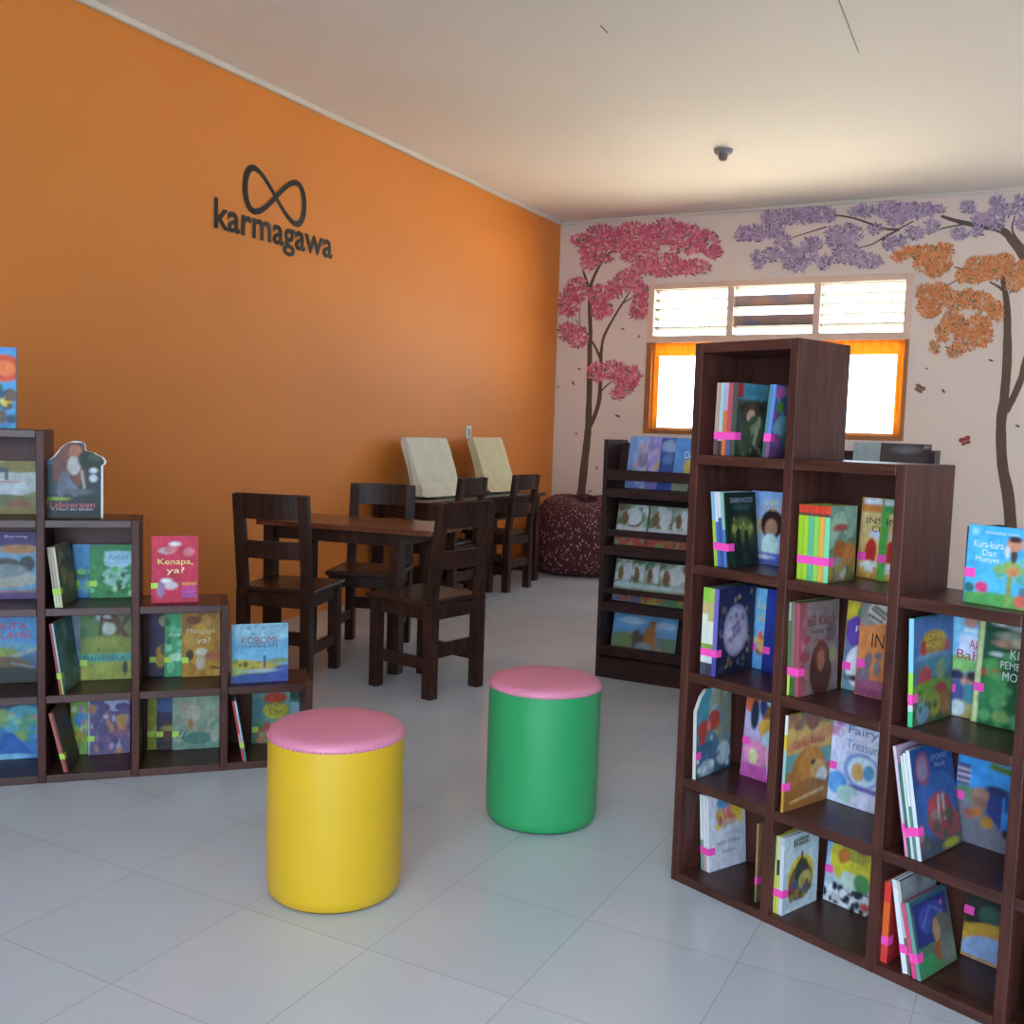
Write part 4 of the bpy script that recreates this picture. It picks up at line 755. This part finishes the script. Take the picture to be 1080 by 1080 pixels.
stack(CR, 0.668, 0.008, 2, 0.185, 0.25, 11, 88, [(0.007, [(0.3, '#e08ab4'), (1, '#d8c0d4')], 'pink-edged tall', 1.0), (0.006, [(0.4, '#2f6a58'), (1, '#3c7a64')], 'dark green', 0.84), (0.006, [(1, '#cfd8d4')], 'white', 0.93), (0.006, [(0.5, '#5a8a7c'), (1, '#dfe4e4')], 'pale green', 0.96), (0.009, [(1, '#d8dcdf')], 'white-edged', 0.99)], 'leaning beside the bus book',
      [(G, '#4a5058', '#28487c'), (B, 0, .5, 1, 1, '#284a80'), (E, .5, .45, .52, .3, '#3d5f9a'), (E, .25, .8, .17, .15, '#8a4a5c'), (E, .25, .8, .12, .11, '#8f7a90'), (B, .42, .76, .95, .92, '#2a4486'), (E, .55, .34, .3, .2, '#a03f48'), (E, .5, .44, .22, .1, '#b04c50'), (L, .5, .3, .55, .5, .05, '#b8b8c0'), (L, .65, .3, .65, .5, .05, '#b0b0b8'), (N, 26, 161, ['#7a5a54', '#5a5448', '#9a7a6c', '#94494a'], .04, .08, 0, .1, 1, .35), (E, .75, .05, .2, .04, '#a8a030')], 'navy book with a red circle leaning in front of the bus book', [('STORIES', .46, .84, .4, .05, '#9aa8d0'), ('Piknik', .54, .77, .26, .05, '#9aa8d0')], P_)
face(CR, 0.682, 0.206, 2, 0.178, 0.232, 0.008, [(G, '#6a6a78', '#3f94d8'), (B, 0, .45, 1, 1, '#419be0'), (B, 0, .0, 1, .42, '#75737e'), (B, 0, .58, .17, .8, '#4a4a78'), (L, .0, .68, .17, .68, .02, '#d8c0c8'), (L, 0, .74, .17, .74, .02, '#d8c0c8'), (L, 0, .62, .17, .62, .02, '#d8c0c8'), (E, .14, .5, .16, .08, '#6a8a6a'), (E, .35, .5, .14, .1, '#a87a68'), (B, .22, .4, .5, .5, '#8f6a5c'), ('P', [(.42, .36), (.62, .22), (.62, .6), (.44, .58)], '#2f3f7c'), ('P', [(.62, .22), (1.02, .16), (1.02, .56), (.62, .6)], '#2f80cc'), ('P', [(.64, .42), (1.02, .38), (1.02, .54), (.64, .58)], '#27508c'), (E, .54, .6, .16, .05, '#28365c'), (E, .7, .2, .06, .05, '#26282c'), (E, .95, .16, .06, .05, '#26282c'), (E, .3, .34, .07, .05, '#b07030'), (E, .44, .26, .08, .06, '#b0802c'), (E, .2, .3, .07, .05, '#a05a48'), (L, .45, .84, .95, .8, .07, '#6a8a3c')], '#3f94d8', 'blue book with a plain blue bus on its cover, third column', [('Sang Bus', .48, .79, .44, .06, '#3f5a28'), ('BIS BIRU', .62, .89, .34, .035, '#e2ecf4')], P_, 3, tape_z=0.42)
stack(CR, 0.6185, 0.02, 1, 0.16, 0.195, 0, 90, [(0.016, [(0.3, '#d8403c'), (0.75, '#e2642c'), (1, '#d83c34')], 'thick red')], 'beside', [(G, '#a82a2c', '#b03230')], 'thick red book standing upright at left of the third column bottom cell', (), P_)
stack(CR, 0.678, 0.012, 1, 0.16, 0.212, 11, 89, [(0.012, [(0.9, '#dfe2ea'), (1, '#d0d4dc')], 'white leaning', 1.0), (0.006, [(0.4, '#7a6a5c'), (1, '#c4c0b8')], 'grey thin', 1.0)], 'beside the thick red book', [(G, '#77797c', '#85878a'), (N, 8, 171, ['#8f9296', '#6f7174'], .05, .1, 0, .5, 1, 1)], 'grey leaning book behind the purple-blue fairy-tale book', (), P_)
stack(CR, 0.704, 0.008, 1, 0.165, 0.172, 14, 88, [(0.010, [(0.3, '#e0487c'), (1, '#c8547a')], 'rose leaning', 0.97), (0.009, [(1, '#6a9a94')], 'teal')], 'beside the grey leaning book',
      [(G, '#5a7a4a', '#3c5a70'), (B, .06, .38, .94, .94, '#2c3270'), (E, .5, .7, .34, .2, '#3f4a94'), (L, .25, .62, .5, .84, .03, '#6a72b0'), (L, .5, .84, .78, .7, .03, '#6a72b0'), (E, .72, .5, .26, .2, '#6a605a'), (E, .58, .5, .09, .16, '#b08a64'), (E, .6, .24, .16, .13, '#a0502c'), (E, .25, .14, .25, .12, '#3f8a58'), (E, .8, .2, .2, .2, '#76786a'), (E, .8, .82, .03, .03, '#d070a0')], 'leaning purple-blue fairy-tale book in the third column bottom cell', (), P_)
face(CR, 0.722, 0.205, 1, 0.16, 0.2, 0.008, [(G, '#c99a3c', '#2c3028'), (B, 0, .4, 1, 1, '#2a2e26'), (E, .5, .94, .3, .14, '#c9a878'), (E, .6, .98, .2, .08, '#b06a44'), (E, .4, .56, .2, .12, '#3a5a4a'), (E, .55, .24, .6, .24, '#c9983c'), (E, .5, .1, .5, .22, '#8fa8d0'), (E, .68, .56, .13, .2, '#7c3a88'), (E, .7, .8, .06, .06, '#c98ab0'), (E, .68, .36, .1, .05, '#7a3a58'), (B, 0, 0, 1, .04, '#b8803c')], '#3a3c30', 'dark green and yellow book with a purple figure lying back in the bottom cell', (), P_, 6, tape_z=0.5)
stack(CR, 0.945, 0.03, 1, 0.16, 0.16, 2, 88, [(0.012, [(0.5, '#bcd8b8'), (1, '#cfe0d0')], 'pale green')], 'beside', [(G, '#8ab08a', '#a8c8a8')], 'pale green book at the right edge of the picture, fourth column', (), P_)

BOOK_GROUP[0] = 'picture books on the left bookcase'
# ---- left bookcase: columns A (left edge), B, C, D
face(CL, -0.262, 0.09, 5, 0.19, 0.27, 0.016, [(G, '#4f98c8', '#4aa0d8'), (E, .8, .74, .32, .17, '#d8502c'), (E, .8, .74, .2, .09, '#e8763c'), (N, 24, 201, ['#5a9a4c', '#3c6a58', '#6a5040', '#d8c23c', '#2f5068'], .05, .1, .5, .1, .95, .5), (B, 0, .96, 1, 1, '#5a8ad0')], '#3f86b8', 'bright blue book with an orange disc on top of the left bookcase', (), L_, 4)
face(CL, -0.235, 0.198, 4, 0.208, 0.185, 0.01, [(G, '#7a6c3c', '#a8a480'), (E, .5, .62, .6, .3, '#b8bcb8'), (E, .4, .5, .5, .16, '#c2c6ca'), (E, .75, .9, .4, .12, '#8a7c3c'), (E, .45, .83, .14, .05, '#4f5450'), (L, .55, .66, .55, .8, .05, '#4a5048'), (E, .4, .28, .5, .1, '#6a6c40'), (E, .75, .16, .16, .14, '#8a5c30'), (E, .4, .04, .7, .1, '#8f7c3a'), (L, .3, .62, .75, .6, .02, '#c88a8a')], '#8a8658', 'landscape picture book with pale hill and small brown animal at left edge', [('Negeri Awan', .3, .58, .45, .06, '#b46a70')], None, 4)
face(CL, -0.232, 0.198, 3, 0.205, 0.236, 0.01, [(G, '#6a4a68', '#4a3070'), (B, 0, .12, 1, .78, '#6a9ab4'), (B, 0, .78, 1, 1, '#4a2f6c'), (E, .72, .74, .3, .07, '#b07a48'), (E, .5, .52, .25, .09, '#4a3f38'), (E, .85, .52, .12, .12, '#3a3a3c'), (E, .55, .3, .45, .13, '#a6a294'), (E, .55, .42, .3, .1, '#7a8a8c'), (B, 0, 0, 1, .1, '#5a3f78'), (B, 0, .1, 1, .13, '#a06a70')], '#4a2f6c', 'purple-banded picture book with a grey bird at the left edge', [('Burung', .5, .9, .35, .05, '#c8b8d8')], None, 4)
face(CL, -0.232, 0.198, 2, 0.203, 0.236, 0.01, [(G, '#2c2c24', '#5a9ad0'), (B, 0, .5, 1, 1, '#5590c8'), (E, .4, .5, .6, .12, '#6aa0b8'), (E, .35, .42, .4, .12, '#8a9a4a'), (L, .5, .36, .98, .5, .05, '#9aa0a0'), (E, .4, .26, .5, .14, '#6a5438'), (E, .15, .15, .14, .12, '#8a6a48'), (E, .6, .1, .6, .14, '#26261f'), (L, .6, .3, .95, .22, .03, '#7a8084')], '#4a80b8', 'blue picture book with red title above a boat at the left edge', [('CINTA', .28, .8, .55, .1, '#c83c48'), ('BALANG', .2, .66, .72, .11, '#c83c48')], None, 4)
face(CL, -0.232, 0.198, 1, 0.205, 0.222, 0.01, [(G, '#2f70b8', '#4a8cb0'), (E, .5, .9, .6, .1, '#2c4868'), (E, .75, .6, .3, .26, '#5aa8b8'), (E, .3, .6, .25, .1, '#7aa070'), (E, .85, .5, .16, .22, '#5a9878'), (N, 16, 221, ['#8ab89a', '#4a90c0', '#86a860', '#a88a78'], .05, .1, .1, .3, 1, .8), ('P', [(.2, .05), (.95, .05), (.62, .42), (.5, .44)], '#2a62b0'), (E, .5, .04, .4, .05, '#7fb8d8')], '#3f80b4', 'blue and green picture book in the bottom cell at the left edge', (), None, 4)
make_book(place(CL, 0.006, 0.06, 4, 3, 4, 0.012), 0.205, 0.262, 0.012, [(G, '#252a2c', '#3c4448'), (B, 0, .42, .2, .74, '#4a7c90'), (E, .22, .5, .25, .2, '#384a50'), (E, .42, .62, .24, .28, '#70423a'), (E, .48, .88, .16, .1, '#7c4638'), (E, .52, .85, .1, .1, '#a86a50'), (E, .5, .68, .1, .12, '#b0aca8'), (E, .78, .76, .22, .14, '#242c20'), (E, .86, .8, .14, .06, '#3a4a30'), (L, .35, .52, .52, .34, .12, '#6a7484'), (L, .3, .34, .36, .55, .12, '#5d6676'), (E, .8, .62, .06, .035, '#c8ccd0'), (E, .8, .52, .06, .05, '#b8bcc4'), (E, .55, .34, .24, .04, '#5c6068'), (L, .66, .4, .62, .6, .04, '#a8a098'), (E, .25, .25, .16, .02, '#8aa83c'), (B, 0, 0, 1, .1, '#26241f')],
          [(1, '#3a4044')], 'shaped dark board book showing a seated figure, on the left bookcase step', None, [('Laboeroen', .14, .135, .68, .075, '#c8606c'), ('Si Hitam dan Sahabat', .16, .1, .64, .03, '#b8b8b8')], L_, outline=[(0, 0, .95), (.69, 0, .95), (.705, 0, .99), (.735, 0, 1.0), (.75, .12, 1.0), (.8, .2, .95), (.83, .23, .86), (.86, .26, .82), (.87, .27, .7), (.9, .29, .68), (.95, .36, .68), (.985, .42, .65), (1.0, .5, .56)], edge=True, res=(46, 90), tape_z=0.17)
stack(CL, 0.054, 0.012, 3, 0.17, 0.205, 7, 80, [(0.007, [(0.3, '#c8ccb0'), (1, '#a89a8c')], 'tan'), (0.007, [(0.3, '#d0d49a'), (1, '#b8a89c')], 'cream'), (0.008, [(1, '#c8c0a8')], 'pale')], 'of three leaning, left bookcase upper cell', [(G, '#5a5a40', '#7c704c'), (N, 14, 231, ['#8a7c58', '#5c5848', '#a08a60', '#6a4c44'], .08, .2, 0, 0, 1, 1)], 'olive-brown book at right of the leaning spines beside the green book', (), L_)
face(CL, 0.088, 0.205, 3, 0.14, 0.19, 0.008, [(G, '#3f80b4', '#4a90c8'), (N, 12, 241, ['#7ac06a', '#5aa0a8', '#35684c'], .05, .1, 0, .1, .5, .5)], '#4a90c8', 'blue book with green sprigs half behind the green book, left bookcase', (), L_, 3)
face(CL, 0.146, 0.19, 3, 0.14, 0.19, 0.008, [(G, '#3c8a48', '#358048'), (E, .66, .72, .33, .17, '#a0c8d8'), (B, .35, .62, .98, .88, '#9cc4d4'), (E, .62, .4, .34, .18, '#8cc0b0'), (N, 22, 251, ['#5aa85c', '#2c6a3c', '#7cb88c', '#9ac89a'], .03, .08, 0, .05, 1, .6), (E, .7, .2, .04, .07, '#24402c')], '#3c8a48', 'green book with a pale blue title panel in the upper left cell', [('Kebun', .46, .72, .44, .1, '#4a80b0')], L_, 3)
stack(CL, 0.068, 0.008, 2, 0.19, 0.245, 8, 80, [(0.006, [(1, '#a84a54')], 'thin red'), (0.006, [(0.3, '#a8c060'), (1, '#a8b8c0')], 'thin white')], 'beside the leaning teal book, left bookcase', [(G, '#5a7868', '#4f8498'), (N, 16, 261, ['#6a94a0', '#4c6c60', '#7fa0a8'], .08, .18, 0, 0, 1, 1)], 'leaning teal book beside the tree-canopy book', (), L_)
face(CL, 0.076, 0.206, 2, 0.16, 0.245, 0.007, [(G, '#4a4474', '#7f9aa8'), (E, .1, .3, .2, .14, '#6a9cb4'), (E, .15, .1, .1, .06, '#a8a0c0')], '#6a7a98', 'blue-violet book edge showing behind the tree-canopy book', (), L_, 3)
face(CL, 0.114, 0.192, 2, 0.17, 0.243, 0.009, [(G, '#8a9a3c', '#5a6a3c'), (N, 26, 271, ['#3f6a30', '#4a7a38', '#33502a', '#5c7c44'], .06, .14, 0, .5, .4, 1), (E, .45, .95, .16, .09, '#b8bcae'), (E, .55, .76, .13, .1, '#b0b8ac'), (L, .35, .45, .42, .95, .05, '#4a2f20'), (L, .62, .98, .95, .55, .1, '#5c3c24'), (L, .98, .98, .72, .68, .06, '#5c3c24'), (L, .4, .9, .65, .86, .05, '#5a3826'), (E, .55, .55, .5, .1, '#86903c'), (B, .0, .26, 1, .38, '#4f9a8c'), (B, 0, 0, 1, .26, '#93983e'), (E, .88, .17, .05, .1, '#33301c'), (B, 0, .02, .14, .24, '#b4b450')], '#5a6a3c', 'picture book with tree trunks and teal MAHASISKA band, left bookcase', [('MAHASISKA', .06, .285, .82, .07, '#245048')], L_, 3)
stack(CL, 0.077, 0.02, 1, 0.17, 0.212, 13, 84, [(0.009, [(0.3, '#a8584c'), (1, '#b86860')], 'dusty red'), (0.005, [(1, '#7a4440')], 'dark red')], 'of two leaning, left bookcase bottom cell', [(G, '#4a3430', '#5a3c38')], 'thin dark red book leaning in the bottom left cell', (), L_)
face(CL, 0.080, 0.206, 1, 0.13, 0.226, 0.008, [(G, '#8ab85a', '#7fae44'), (E, .25, .56, .18, .12, '#4f90c0'), (E, .22, .3, .14, .1, '#b0a440'), (N, 12, 281, ['#a0c870', '#c8d8b0', '#a87ca0'], .04, .09, 0, .05, .5, .9)], '#8cc060', 'lime green book half behind the purple book, bottom left cell', (), L_, 3)
face(CL, 0.138, 0.19, 1, 0.142, 0.222, 0.009, [(G, '#6a5a80', '#4f4a78'), (B, 0, 0, .04, 1, '#b8c8c0'), (E, .68, .82, .3, .12, '#a4a8cc'), (N, 40, 291, ['#8a5a78', '#7a6a94', '#b07a58', '#9a90b4', '#a8a0b8', '#5c4a78'], .04, .1, .05, .05, 1, .78), (E, .8, .55, .14, .1, '#b08a50')], '#5a5080', 'purple crowded picture book in the bottom cell of the left bookcase', (), L_, 3)
face(CL, 0.357, 0.052, 3, 0.157, 0.236, 0.018, [(G, '#c02c46', '#c83450'), (E, .5, .88, .12, .035, '#d8d4d4'), (E, .32, .78, .16, .05, '#c9a8b0'), (E, .42, .8, .14, .05, '#c8707c'), (E, .8, .76, .12, .07, '#cf7484'), (E, .32, .33, .12, .04, '#dcdcdc'), (E, .42, .26, .14, .06, '#c8bcc4'), (E, .2, .2, .08, .12, '#9a7aa8'), (L, .66, .28, .94, .28, .04, '#d8905c'), (L, .66, .22, .94, .22, .04, '#c04a94'), (L, .66, .16, .94, .16, .04, '#b05ab8'), (L, .66, .1, .94, .1, .04, '#9a60b0')], '#a82840', 'bright red book titled Kenapa, ya? standing on the left bookcase step', [('Kenapa,', .14, .55, .74, .11, '#e8dc7c'), ('ya?', .32, .42, .38, .11, '#f0e8b0')], L_, 3, yaw=3)
face(CL, 0.346, 0.205, 2, 0.135, 0.24, 0.008, [(G, '#3a2f4c', '#43335c'), (E, .35, .85, .12, .08, '#a89a80'), (E, .5, .62, .1, .05, '#a88a34'), (N, 14, 301, ['#b08a2c', '#c09434', '#6a5a40'], .05, .1, .2, .12, .7, .42)], '#43335c', 'dark purple book with yellow shapes, leftmost of three covers in one cell', (), L_, 3)
face(CL, 0.398, 0.192, 2, 0.135, 0.24, 0.008, [(G, '#3f9060', '#48a068'), (N, 14, 311, ['#6ab888', '#8ac8a0', '#2f6a48'], .05, .1, 0, .1, .6, .9), (E, .3, .3, .2, .06, '#a8d0b0')], '#48a068', 'green book between the dark purple and the mustard covers', [('Apa', .1, .6, .3, .08, '#b8d8b8')], L_, 3)
face(CL, 0.459, 0.178, 2, 0.135, 0.238, 0.01, [(G, '#b0801c', '#a87624'), (N, 16, 321, ['#c08c24', '#9a6820', '#b88a38'], .08, .16, 0, 0, 1, 1), (E, .3, .88, .2, .07, '#7a3c1c'), (E, .2, .34, .1, .08, '#3f2814'), (E, .5, .38, .16, .06, '#c8c0a8'), (E, .48, .22, .12, .12, '#bca890'), (E, .8, .32, .2, .08, '#a86038'), (L, .75, .14, .98, .12, .04, '#6a3818')], '#a87624', 'mustard book titled Mengapa ya, rightmost of three covers in one cell', [('Mengapa', .12, .65, .74, .1, '#c8b890'), ('ya?', .38, .5, .36, .11, '#d8ccb0')], L_, 3)
face(CL, 0.340, 0.208, 1, 0.12, 0.22, 0.007, [(G, '#90982c', '#a0a43c'), (E, .3, .3, .2, .1, '#b8b860')], '#9aa038', 'mustard-green book edge at left of the bottom cell in the third left column', (), L_, 3)
face(CL, 0.372, 0.198, 1, 0.13, 0.22, 0.007, [(G, '#3a2a28', '#26305c'), (E, .3, .75, .4, .12, '#3c5a8c'), (E, .5, .3, .5, .16, '#5a3428'), (E, .3, .36, .2, .05, '#8a8a4a'), (E, .75, .5, .2, .2, '#4f5874')], '#2c3460', 'navy book between the mustard-green and sage covers', (), L_, 3)
face(CL, 0.427, 0.186, 1, 0.166, 0.222, 0.009, [(G, '#6a8878', '#98a488'), (N, 22, 331, ['#8ca48c', '#a8a890', '#7c9480', '#a09480'], .08, .18, 0, .2, 1, 1), (E, .55, .18, .34, .1, '#4a7464'), (E, .38, .42, .05, .1, '#9a7038'), (L, .1, .2, .2, .32, .03, '#2c4a44'), (L, .2, .18, .28, .3, .03, '#2c4a44'), (E, .9, .2, .1, .1, '#a8a898')], '#98a488', 'pale sage green forest picture book in the bottom cell', (), L_, 3)
face(CL, 0.630, 0.046, 2, 0.2, 0.212, 0.014, [(G, '#3f5a9c', '#7fb0cc'), (B, 0, .3, 1, 1, '#6fa8c8'), (E, .5, 1.0, .8, .3, '#88b4c8'), (N, 16, 341, ['#5d8098', '#7a94a4'], .01, .025, .1, .82, .95, .97), (E, .5, .16, .75, .16, '#8a9a58'), (E, .2, .32, .25, .08, '#a89c38'), (E, .5, .28, .3, .08, '#b09c44'), (E, .85, .36, .2, .04, '#7a8a60'), (N, 10, 342, ['#5a5030', '#c8b048', '#7a8a3c'], .02, .05, .05, .24, .6, .38), (E, .5, .0, .8, .16, '#3f5494'), (E, .95, .12, .3, .16, '#44549c'), (L, .58, .26, .58, .44, .04, '#2a3c70'), (E, .5, .2, .3, .03, '#9ab0b4')], '#8fb8d0', 'light blue KOBOMI book at the right end of the left bookcase top', [('KOBOMI', .17, .66, .62, .12, '#8a4a34'), ('MIXIMAKATE', .18, .59, .64, .06, '#2c4258')], None, 5, yaw=3)
stack(CL, 0.668, 0.008, 1, 0.17, 0.225, 10, 88, [(0.007, [(0.28, '#c04058'), (0.45, '#d8a090'), (1, '#c83c3c')], 'bright red thin'), (0.006, [(0.3, '#4a8a8c'), (1, '#a8c4d0')], 'pale blue thin')], 'of two leaning, rightmost bottom cell, left bookcase', [(G, '#2f4448', '#3a5860')], 'thin pale blue book leaning at right in the last bottom cell', (), L_)
face(CL, 0.712, 0.2, 1, 0.14, 0.2, 0.009, [(G, '#5a8068', '#6a9a90'), (E, .15, .6, .2, .3, '#4f7c84'), (E, .6, .86, .32, .1, '#b04028'), (E, .62, .62, .34, .16, '#a8a030'), (E, .4, .24, .3, .16, '#a8564a'), (N, 16, 351, ['#4f8060', '#c07a58', '#86a070'], .04, .08, 0, .05, 1, .4)], '#6a9a88', 'green book with red and yellow title at the end of the left bookcase', [('Negeri', .32, .7, .56, .11, '#5a3c14'), ('Lor', .46, .54, .34, .11, '#5a3c14')], L_, 3)
face(CL, 0.775, 0.21, 1, 0.13, 0.205, 0.007, [(G, '#7a98a0', '#2f4a38'), (E, .7, .6, .3, .14, '#8aa8b0'), (E, .7, .9, .3, .1, '#34543c')], '#3a5844', 'dark green book half hidden behind the last green book', (), L_, 2)

# ------------------------------------------------------------------ magazine rack behind the right bookcase
RX0, RX1, RY0, RY1 = -1.945, -0.402, 4.63, 4.90
rk = thing('magazine_rack', 'dark wooden magazine rack with tilted tiers behind the right bookcase', 'rack', ((RX0 + RX1) / 2, RY0, 0))
hx = (RX1 - RX0) / 2; dy = RY1 - RY0
for s in (-1, 1):
    x = s * (hx - 0.011); obj('side_panel', bx(x - 0.011, x + 0.011, 0, dy, 0, 1.215), M_RACK, rk, bevel=0.002)
obj('back_panel', bx(-hx + 0.022, hx - 0.022, dy - 0.012, dy, 0, 1.2), M_RACK, rk)
TIERS = [(0.10, 0.118, 0.168, 0.33), (0.388, 0.436, 0.464, 0.6), (0.678, 0.728, 0.763, 0.885), (0.97, 1.013, 1.064, 1.243)]
for zb_, r0, r1, zt in TIERS:
    obj('tier_board', bx(-hx + 0.022, hx - 0.022, 0.012, 0.13, zb_ - 0.018, zb_), M_RACK, rk)
    obj('tier_front', bx(-hx + 0.022, hx - 0.022, 0.0, 0.012, zb_ - (0.045 if zb_ > 0.2 else 0.1), zb_ ), M_RACK, rk, bevel=0.002)
    obj('retaining_rail', bx(-hx + 0.022, hx - 0.022, 0.0, 0.014, r0, r1), M_RACK, rk, bevel=0.002)
    bm = bmesh.new(); beam(bm, (0, 0.13, zb_), (0, 0.19, zb_ + 0.22), 2 * hx - 0.045, 0.01); obj('tier_back', bm, M_RACK, rk)
def rack_book(px0, tier, w, h, dyy, th, art, sp, label, titles=()):
    zb_ = TIERS[tier][0]; x = on_y(px0, 560, RY0 + 0.08).x; a = R2(13)
    M = Matrix.Translation((x, RY0 + 0.085 - dyy, zb_ + 0.001 + th * math.sin(a))) @ Matrix.Rotation(-a, 4, 'X')
    return make_book(M, w, h, th, art, [(1, sp)], label, 'picture books in the magazine rack', titles, None, res=(18, 22))
rack_book(656.5, 3, 0.14, 0.27, 0.0, 0.006, [(G, '#6a7fb4', '#7fa0d0'), (E, .5, .4, .32, .3, '#a89aa8'), (E, .55, .55, .2, .16, '#8a7a98'), (E, .5, .25, .3, .16, '#9fb4c8'), (N, 10, 401, ['#8a9cc8', '#b0a0b0'], .06, .12, 0, 0, 1, 1)], '#6f86bc', 'pale blue book with a pinkish figure, leftmost on the rack top tier')
rack_book(677.5, 3, 0.14, 0.27, 0.008, 0.006, [(G, '#7a70b0', '#9088c8'), (E, .45, .4, .26, .26, '#c0a8b8'), (E, .4, .45, .14, .1, '#c8a060'), (N, 8, 402, ['#9a90cc', '#b4a4c0'], .05, .12, 0, 0, .6, 1)], '#8078b8', 'violet book, second from left on the rack top tier')
rack_book(691, 3, 0.14, 0.265, 0.016, 0.006, [(G, '#2f4a90', '#3c5a9c'), (E, .35, .84, .34, .12, '#8aa0c0'), (E, .3, .6, .2, .1, '#5a78ac')], '#34529a', 'deep blue book, third from left on the rack top tier')
rack_book(707, 3, 0.14, 0.268, 0.024, 0.006, [(G, '#7a8a78', '#5a90d0'), (B, 0, .35, 1, 1, '#5c92d0'), (E, .55, .45, .2, .16, '#c8b458'), (E, .5, .15, .6, .16, '#868c74')], '#5c90cc', 'light blue book with yellow chick, fourth from left on the rack top tier', [('Do', .36, .62, .3, .13, '#d8e0ec')])
rack_book(725, 3, 0.14, 0.268, 0.032, 0.006, [(G, '#27407c', '#2f4a90')], '#2c4688', 'navy book beside the tallest bookcase column on the rack top tier', [('Go', .1, .4, .4, .16, '#c8d0e0')])
rack_book(893, 3, 0.128, 0.278, 0.0, 0.006, [(G, '#8f9a98', '#a4aeac')], '#9aa4a2', 'grey book on the rack top tier seen above the right bookcase step')
rack_book(922, 3, 0.212, 0.276, 0.01, 0.008, [(G, '#3a2c28', '#4a3a34'), (E, .5, .9, .3, .06, '#6a6468'), (E, .9, .95, .05, .03, '#a09a98')], '#3c2e2a', 'dark brown book at the right end of the rack top tier')
def jungle(seed, band, low):
    return [(G, low, '#8a9a84'), (B, 0, .3, 1, 1, '#8fa08c'), (N, 20, seed, ['#5d7a58', '#7c8a5c', '#a8b4a8', '#6a5a3c', '#c8ccc8'], .06, .16, 0, .4, 1, 1), (E, .55, .72, .26, .22, '#c6cacc'), (E, .25, .66, .12, .18, '#76583a'), (B, 0, .34, 1, .44, band), (N, 14, seed + 1, [low, '#a04438', '#7a8a4c', '#b0643c'], .05, .1, 0, 0, 1, .26)]
for i, (p, w) in enumerate(((648, .165), (682, .15), (708, .12))):
    rack_book(p, 2, w, 0.21, i * 0.008, 0.005, jungle(411 + i * 7, '#c4c8cc', '#a84a44'), '#98a494', ('white and green jungle book, leftmost on the rack second tier', 'white and green jungle book, middle of the rack second tier', 'white and green jungle book, rightmost seen on the rack second tier')[i])
for i, (p, w) in enumerate(((648, .12), (665.5, .12), (680, .12), (696, .16))):
    rack_book(p, 1, w, 0.215, i * 0.008, 0.005, jungle(441 + i * 7, '#b4c4c8', ('#5a7088', '#5a5a78', '#8a8a34', '#4f7a58')[i]), '#98a494', ('pale green animal book, leftmost on the rack third tier', 'pale green animal book, second from left on the rack third tier', 'pale green animal book, third from left on the rack third tier', 'pale green animal book, rightmost seen on the rack third tier')[i])
rack_book(648, 0, 0.345, 0.236, 0.0, 0.006, [(G, '#7a7a58', '#5f98c8'), (B, 0, .5, 1, 1, '#6ba4d4'), (E, .3, .8, .2, .08, '#b0c8dc'), (E, .8, .75, .2, .08, '#a8c4dc'), (E, .2, .35, .2, .2, '#7a8a5a'), (E, .4, .4, .09, .24, '#5a4a3c'), (E, .6, .45, .1, .3, '#a86c34'), (E, .62, .75, .07, .1, '#8a6a44'), (E, .5, .2, .14, .16, '#8a96a0'), (E, .72, .15, .1, .1, '#b08868'), (E, .9, .35, .18, .14, '#6a8a6a'), (B, 0, 0, 1, .1, '#8a6a58')], '#5f98c8', 'wide blue book with animals on the lowest tier of the rack')

# ------------------------------------------------------------------ daylight
w = bpy.data.worlds.new('daylight'); SC.world = w; w.use_nodes = True
bg = w.node_tree.nodes['Background']; bg.inputs['Color'].default_value = (0.60, 0.80, 1.0, 1); bg.inputs['Strength'].default_value = 4.2
sd = bpy.data.lights.new('sun', 'SUN'); so = bpy.data.objects.new('sun', sd); COL.objects.link(so)
sd.energy = 34.0; sd.angle = R2(1.0); sd.color = (1.0, 0.88, 0.70); so.rotation_euler = (0, R2(30), 0)
def portal(name, loc, rot, sx, sy):
    ld = bpy.data.lights.new(name, 'AREA'); ld.shape = 'RECTANGLE'; ld.size = sx; ld.size_y = sy; ld.cycles.is_portal = True
    lo_ = bpy.data.objects.new(name, ld); COL.objects.link(lo_); lo_.location = loc; lo_.rotation_euler = rot
portal('portal_back', ((WX0 + WX1) / 2, BW + 0.16, (WZ0 + WZ1) / 2), (R2(-90), 0, 0), WX1 - WX0, WZ1 - WZ0)
for h0, h1, z0, z1 in FRONT_HOLES: portal('portal_front', ((h0 + h1) / 2, FWY - 0.16, (z0 + z1) / 2), (R2(90), 0, 0), h1 - h0, z1 - z0)
for h0, h1, z0, z1 in RIGHT_HOLES: portal('portal_right', (RW + 0.16, (h0 + h1) / 2, (z0 + z1) / 2), (R2(90), 0, R2(90)), h1 - h0, z1 - z0)
SC.view_settings.view_transform = 'Standard'; SC.view_settings.look = 'None'; SC.view_settings.gamma = 1.0
SC.view_settings.use_curve_mapping = False
SC.view_settings.exposure = 1.15
